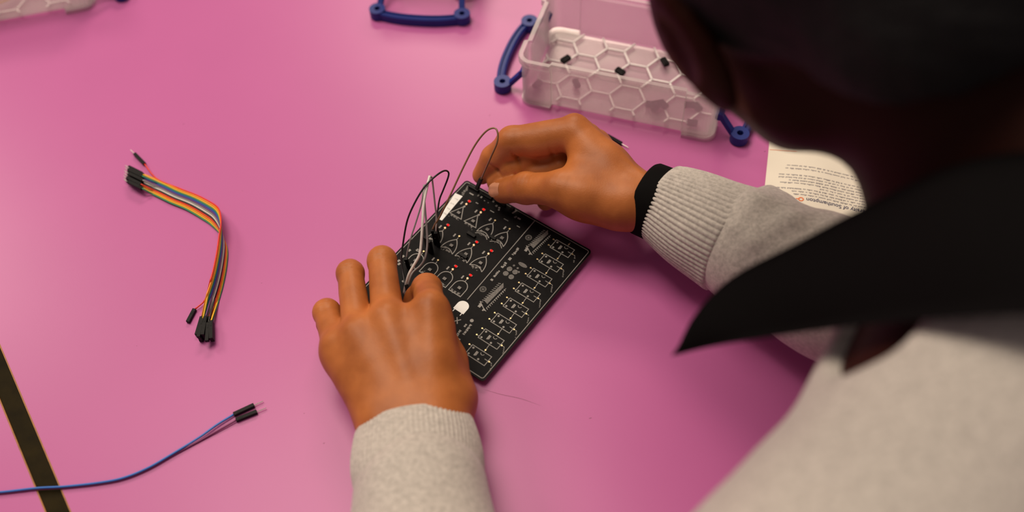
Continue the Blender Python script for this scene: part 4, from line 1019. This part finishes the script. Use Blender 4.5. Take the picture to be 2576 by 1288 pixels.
# black band round the right wrist
def band(c0, c1, a0, b0, a1, b1):
    d = unit(c1 - c0); up = unit(row - d * (row @ d)); sd = np.cross(up, d); v = []; f = []; n = 64
    for t, off in ((0, -2.2), (-.02, -.8), (.04, 0), (.5, .3), (.96, 0), (1.02, -.8), (1, -2.2)):
        for k in range(n):
            th = 2 * np.pi * k / n; a = a0 + (a1 - a0) * t; b = b0 + (b1 - b0) * t
            v.append((c0 + d * np.linalg.norm(c1 - c0) * t + sd * math.cos(th) * (a + off) + up * math.sin(th) * (b + off)) / 1000)
    for i in range(7):
        j = (i + 1) % 7
        for k in range(n): f.append((i * n + k, j * n + k, j * n + (k + 1) % n, i * n + (k + 1) % n))
    return mesh_obj('wristband', v, f, MT['band'], person)
band(Q(1624, 499, 42) + row * 1.5, Q(1700, 531, 43) + row * 1, 25, 27.5, 25, 27.5)

# ---- black polo collar: a folded leaf on each side of the neck
def leaf(top, bot, mirror=False):
    t = spline(np.array(top), 40); b = spline(np.array(bot), 40); v = []; f = []; nrow = 9
    mid = (LSH + RSH) / 2; lat = unit(LSH - RSH)
    for lay in (0, 1):
        for i in range(40):
            for j in range(nrow):
                s = j / (nrow - 1); p = t[i] * (1 - s) + b[i] * s
                outw = unit(CAMV - p); p = p + unit(p - N_ + UPZ * 30) * 7 * math.sin(math.pi * s) * (1 - i / 39 * .6) - unit(p - N_ + UPZ * 20) * 2.4 * lay
                if mirror: q = p - mid; p = mid + q - 2 * lat * (q @ lat)
                v.append(p / 1000)
    n1 = 40 * nrow
    for i in range(39):
        for j in range(nrow - 1):
            a = i * nrow + j; q = (a, a + 1, a + nrow + 1, a + nrow); f += [q, tuple(k + n1 for k in q[::-1])]
    bd_ = [(i * nrow) for i in range(40)] + [39 * nrow + j for j in range(1, nrow)] + [i * nrow + nrow - 1 for i in range(38, -1, -1)]
    for a, b_ in zip(bd_[:-1], bd_[1:]): f.append((a, a + n1, b_ + n1, b_))
    return v, f
CAMV = CAM * 1000
top = [Q(2900, 470, 285), Q(2740, 400, 290), Q(2576, 380, 288), Q(2400, 415, 278), Q(2200, 505, 250), Q(2010, 606, 224), Q(1836, 700, 200), Q(1742, 800, 186), Q(1702, 888, 172)]
bot = [Q(2900, 800, 290), Q(2740, 796, 286), Q(2576, 792, 278), Q(2400, 800, 262), Q(2200, 815, 236), Q(2010, 838, 208), Q(1870, 858, 192), Q(1780, 874, 180), Q(1706, 892, 172)]
mb = MB(); mb.add(*leaf(top, bot)); col_ = mb.build('polo_collar', MT['collar'], person, True)
mb = MB(); mb.add(*leaf(top, bot, True)); mb.build('polo_collar', MT['collar'], person, True)
# trousers and shoes below the table
tv, tq = sdf_mesh(blend(legs(8) + [(cone(PEL + flat * 60, PEL - flat * 60, 112, 112), 30)]), V3(0, -700, 60), V3(800, 200, Z0 + 20), 6.0); fast_mesh_obj('trousers', tv / 1000, tq, MT['trouser'], person)
for q in (-1, 1):
    an = PEL + flat * q * 115 + fdir * 420; an[2] = 0
    sv_, sq_ = sdf_mesh(blend([(cone(an + UPZ * 45 - fdir * 20, an + UPZ * 38 + fdir * 60, 42, 40), 10), (cone(an + UPZ * 38 + fdir * 60, an + UPZ * 32 + fdir * 140, 40, 32), 14), (cone(an + UPZ * 60, an + UPZ * 110, 46, 48), 14)]), an + V3(-230, -230, 0), an + V3(230, 230, 180), 5.0)
    fast_mesh_obj('shoe', np.maximum(sv_, [-1e9, -1e9, 1]) / 1000, sq_, MT['shoe'], person)

rebase_all()
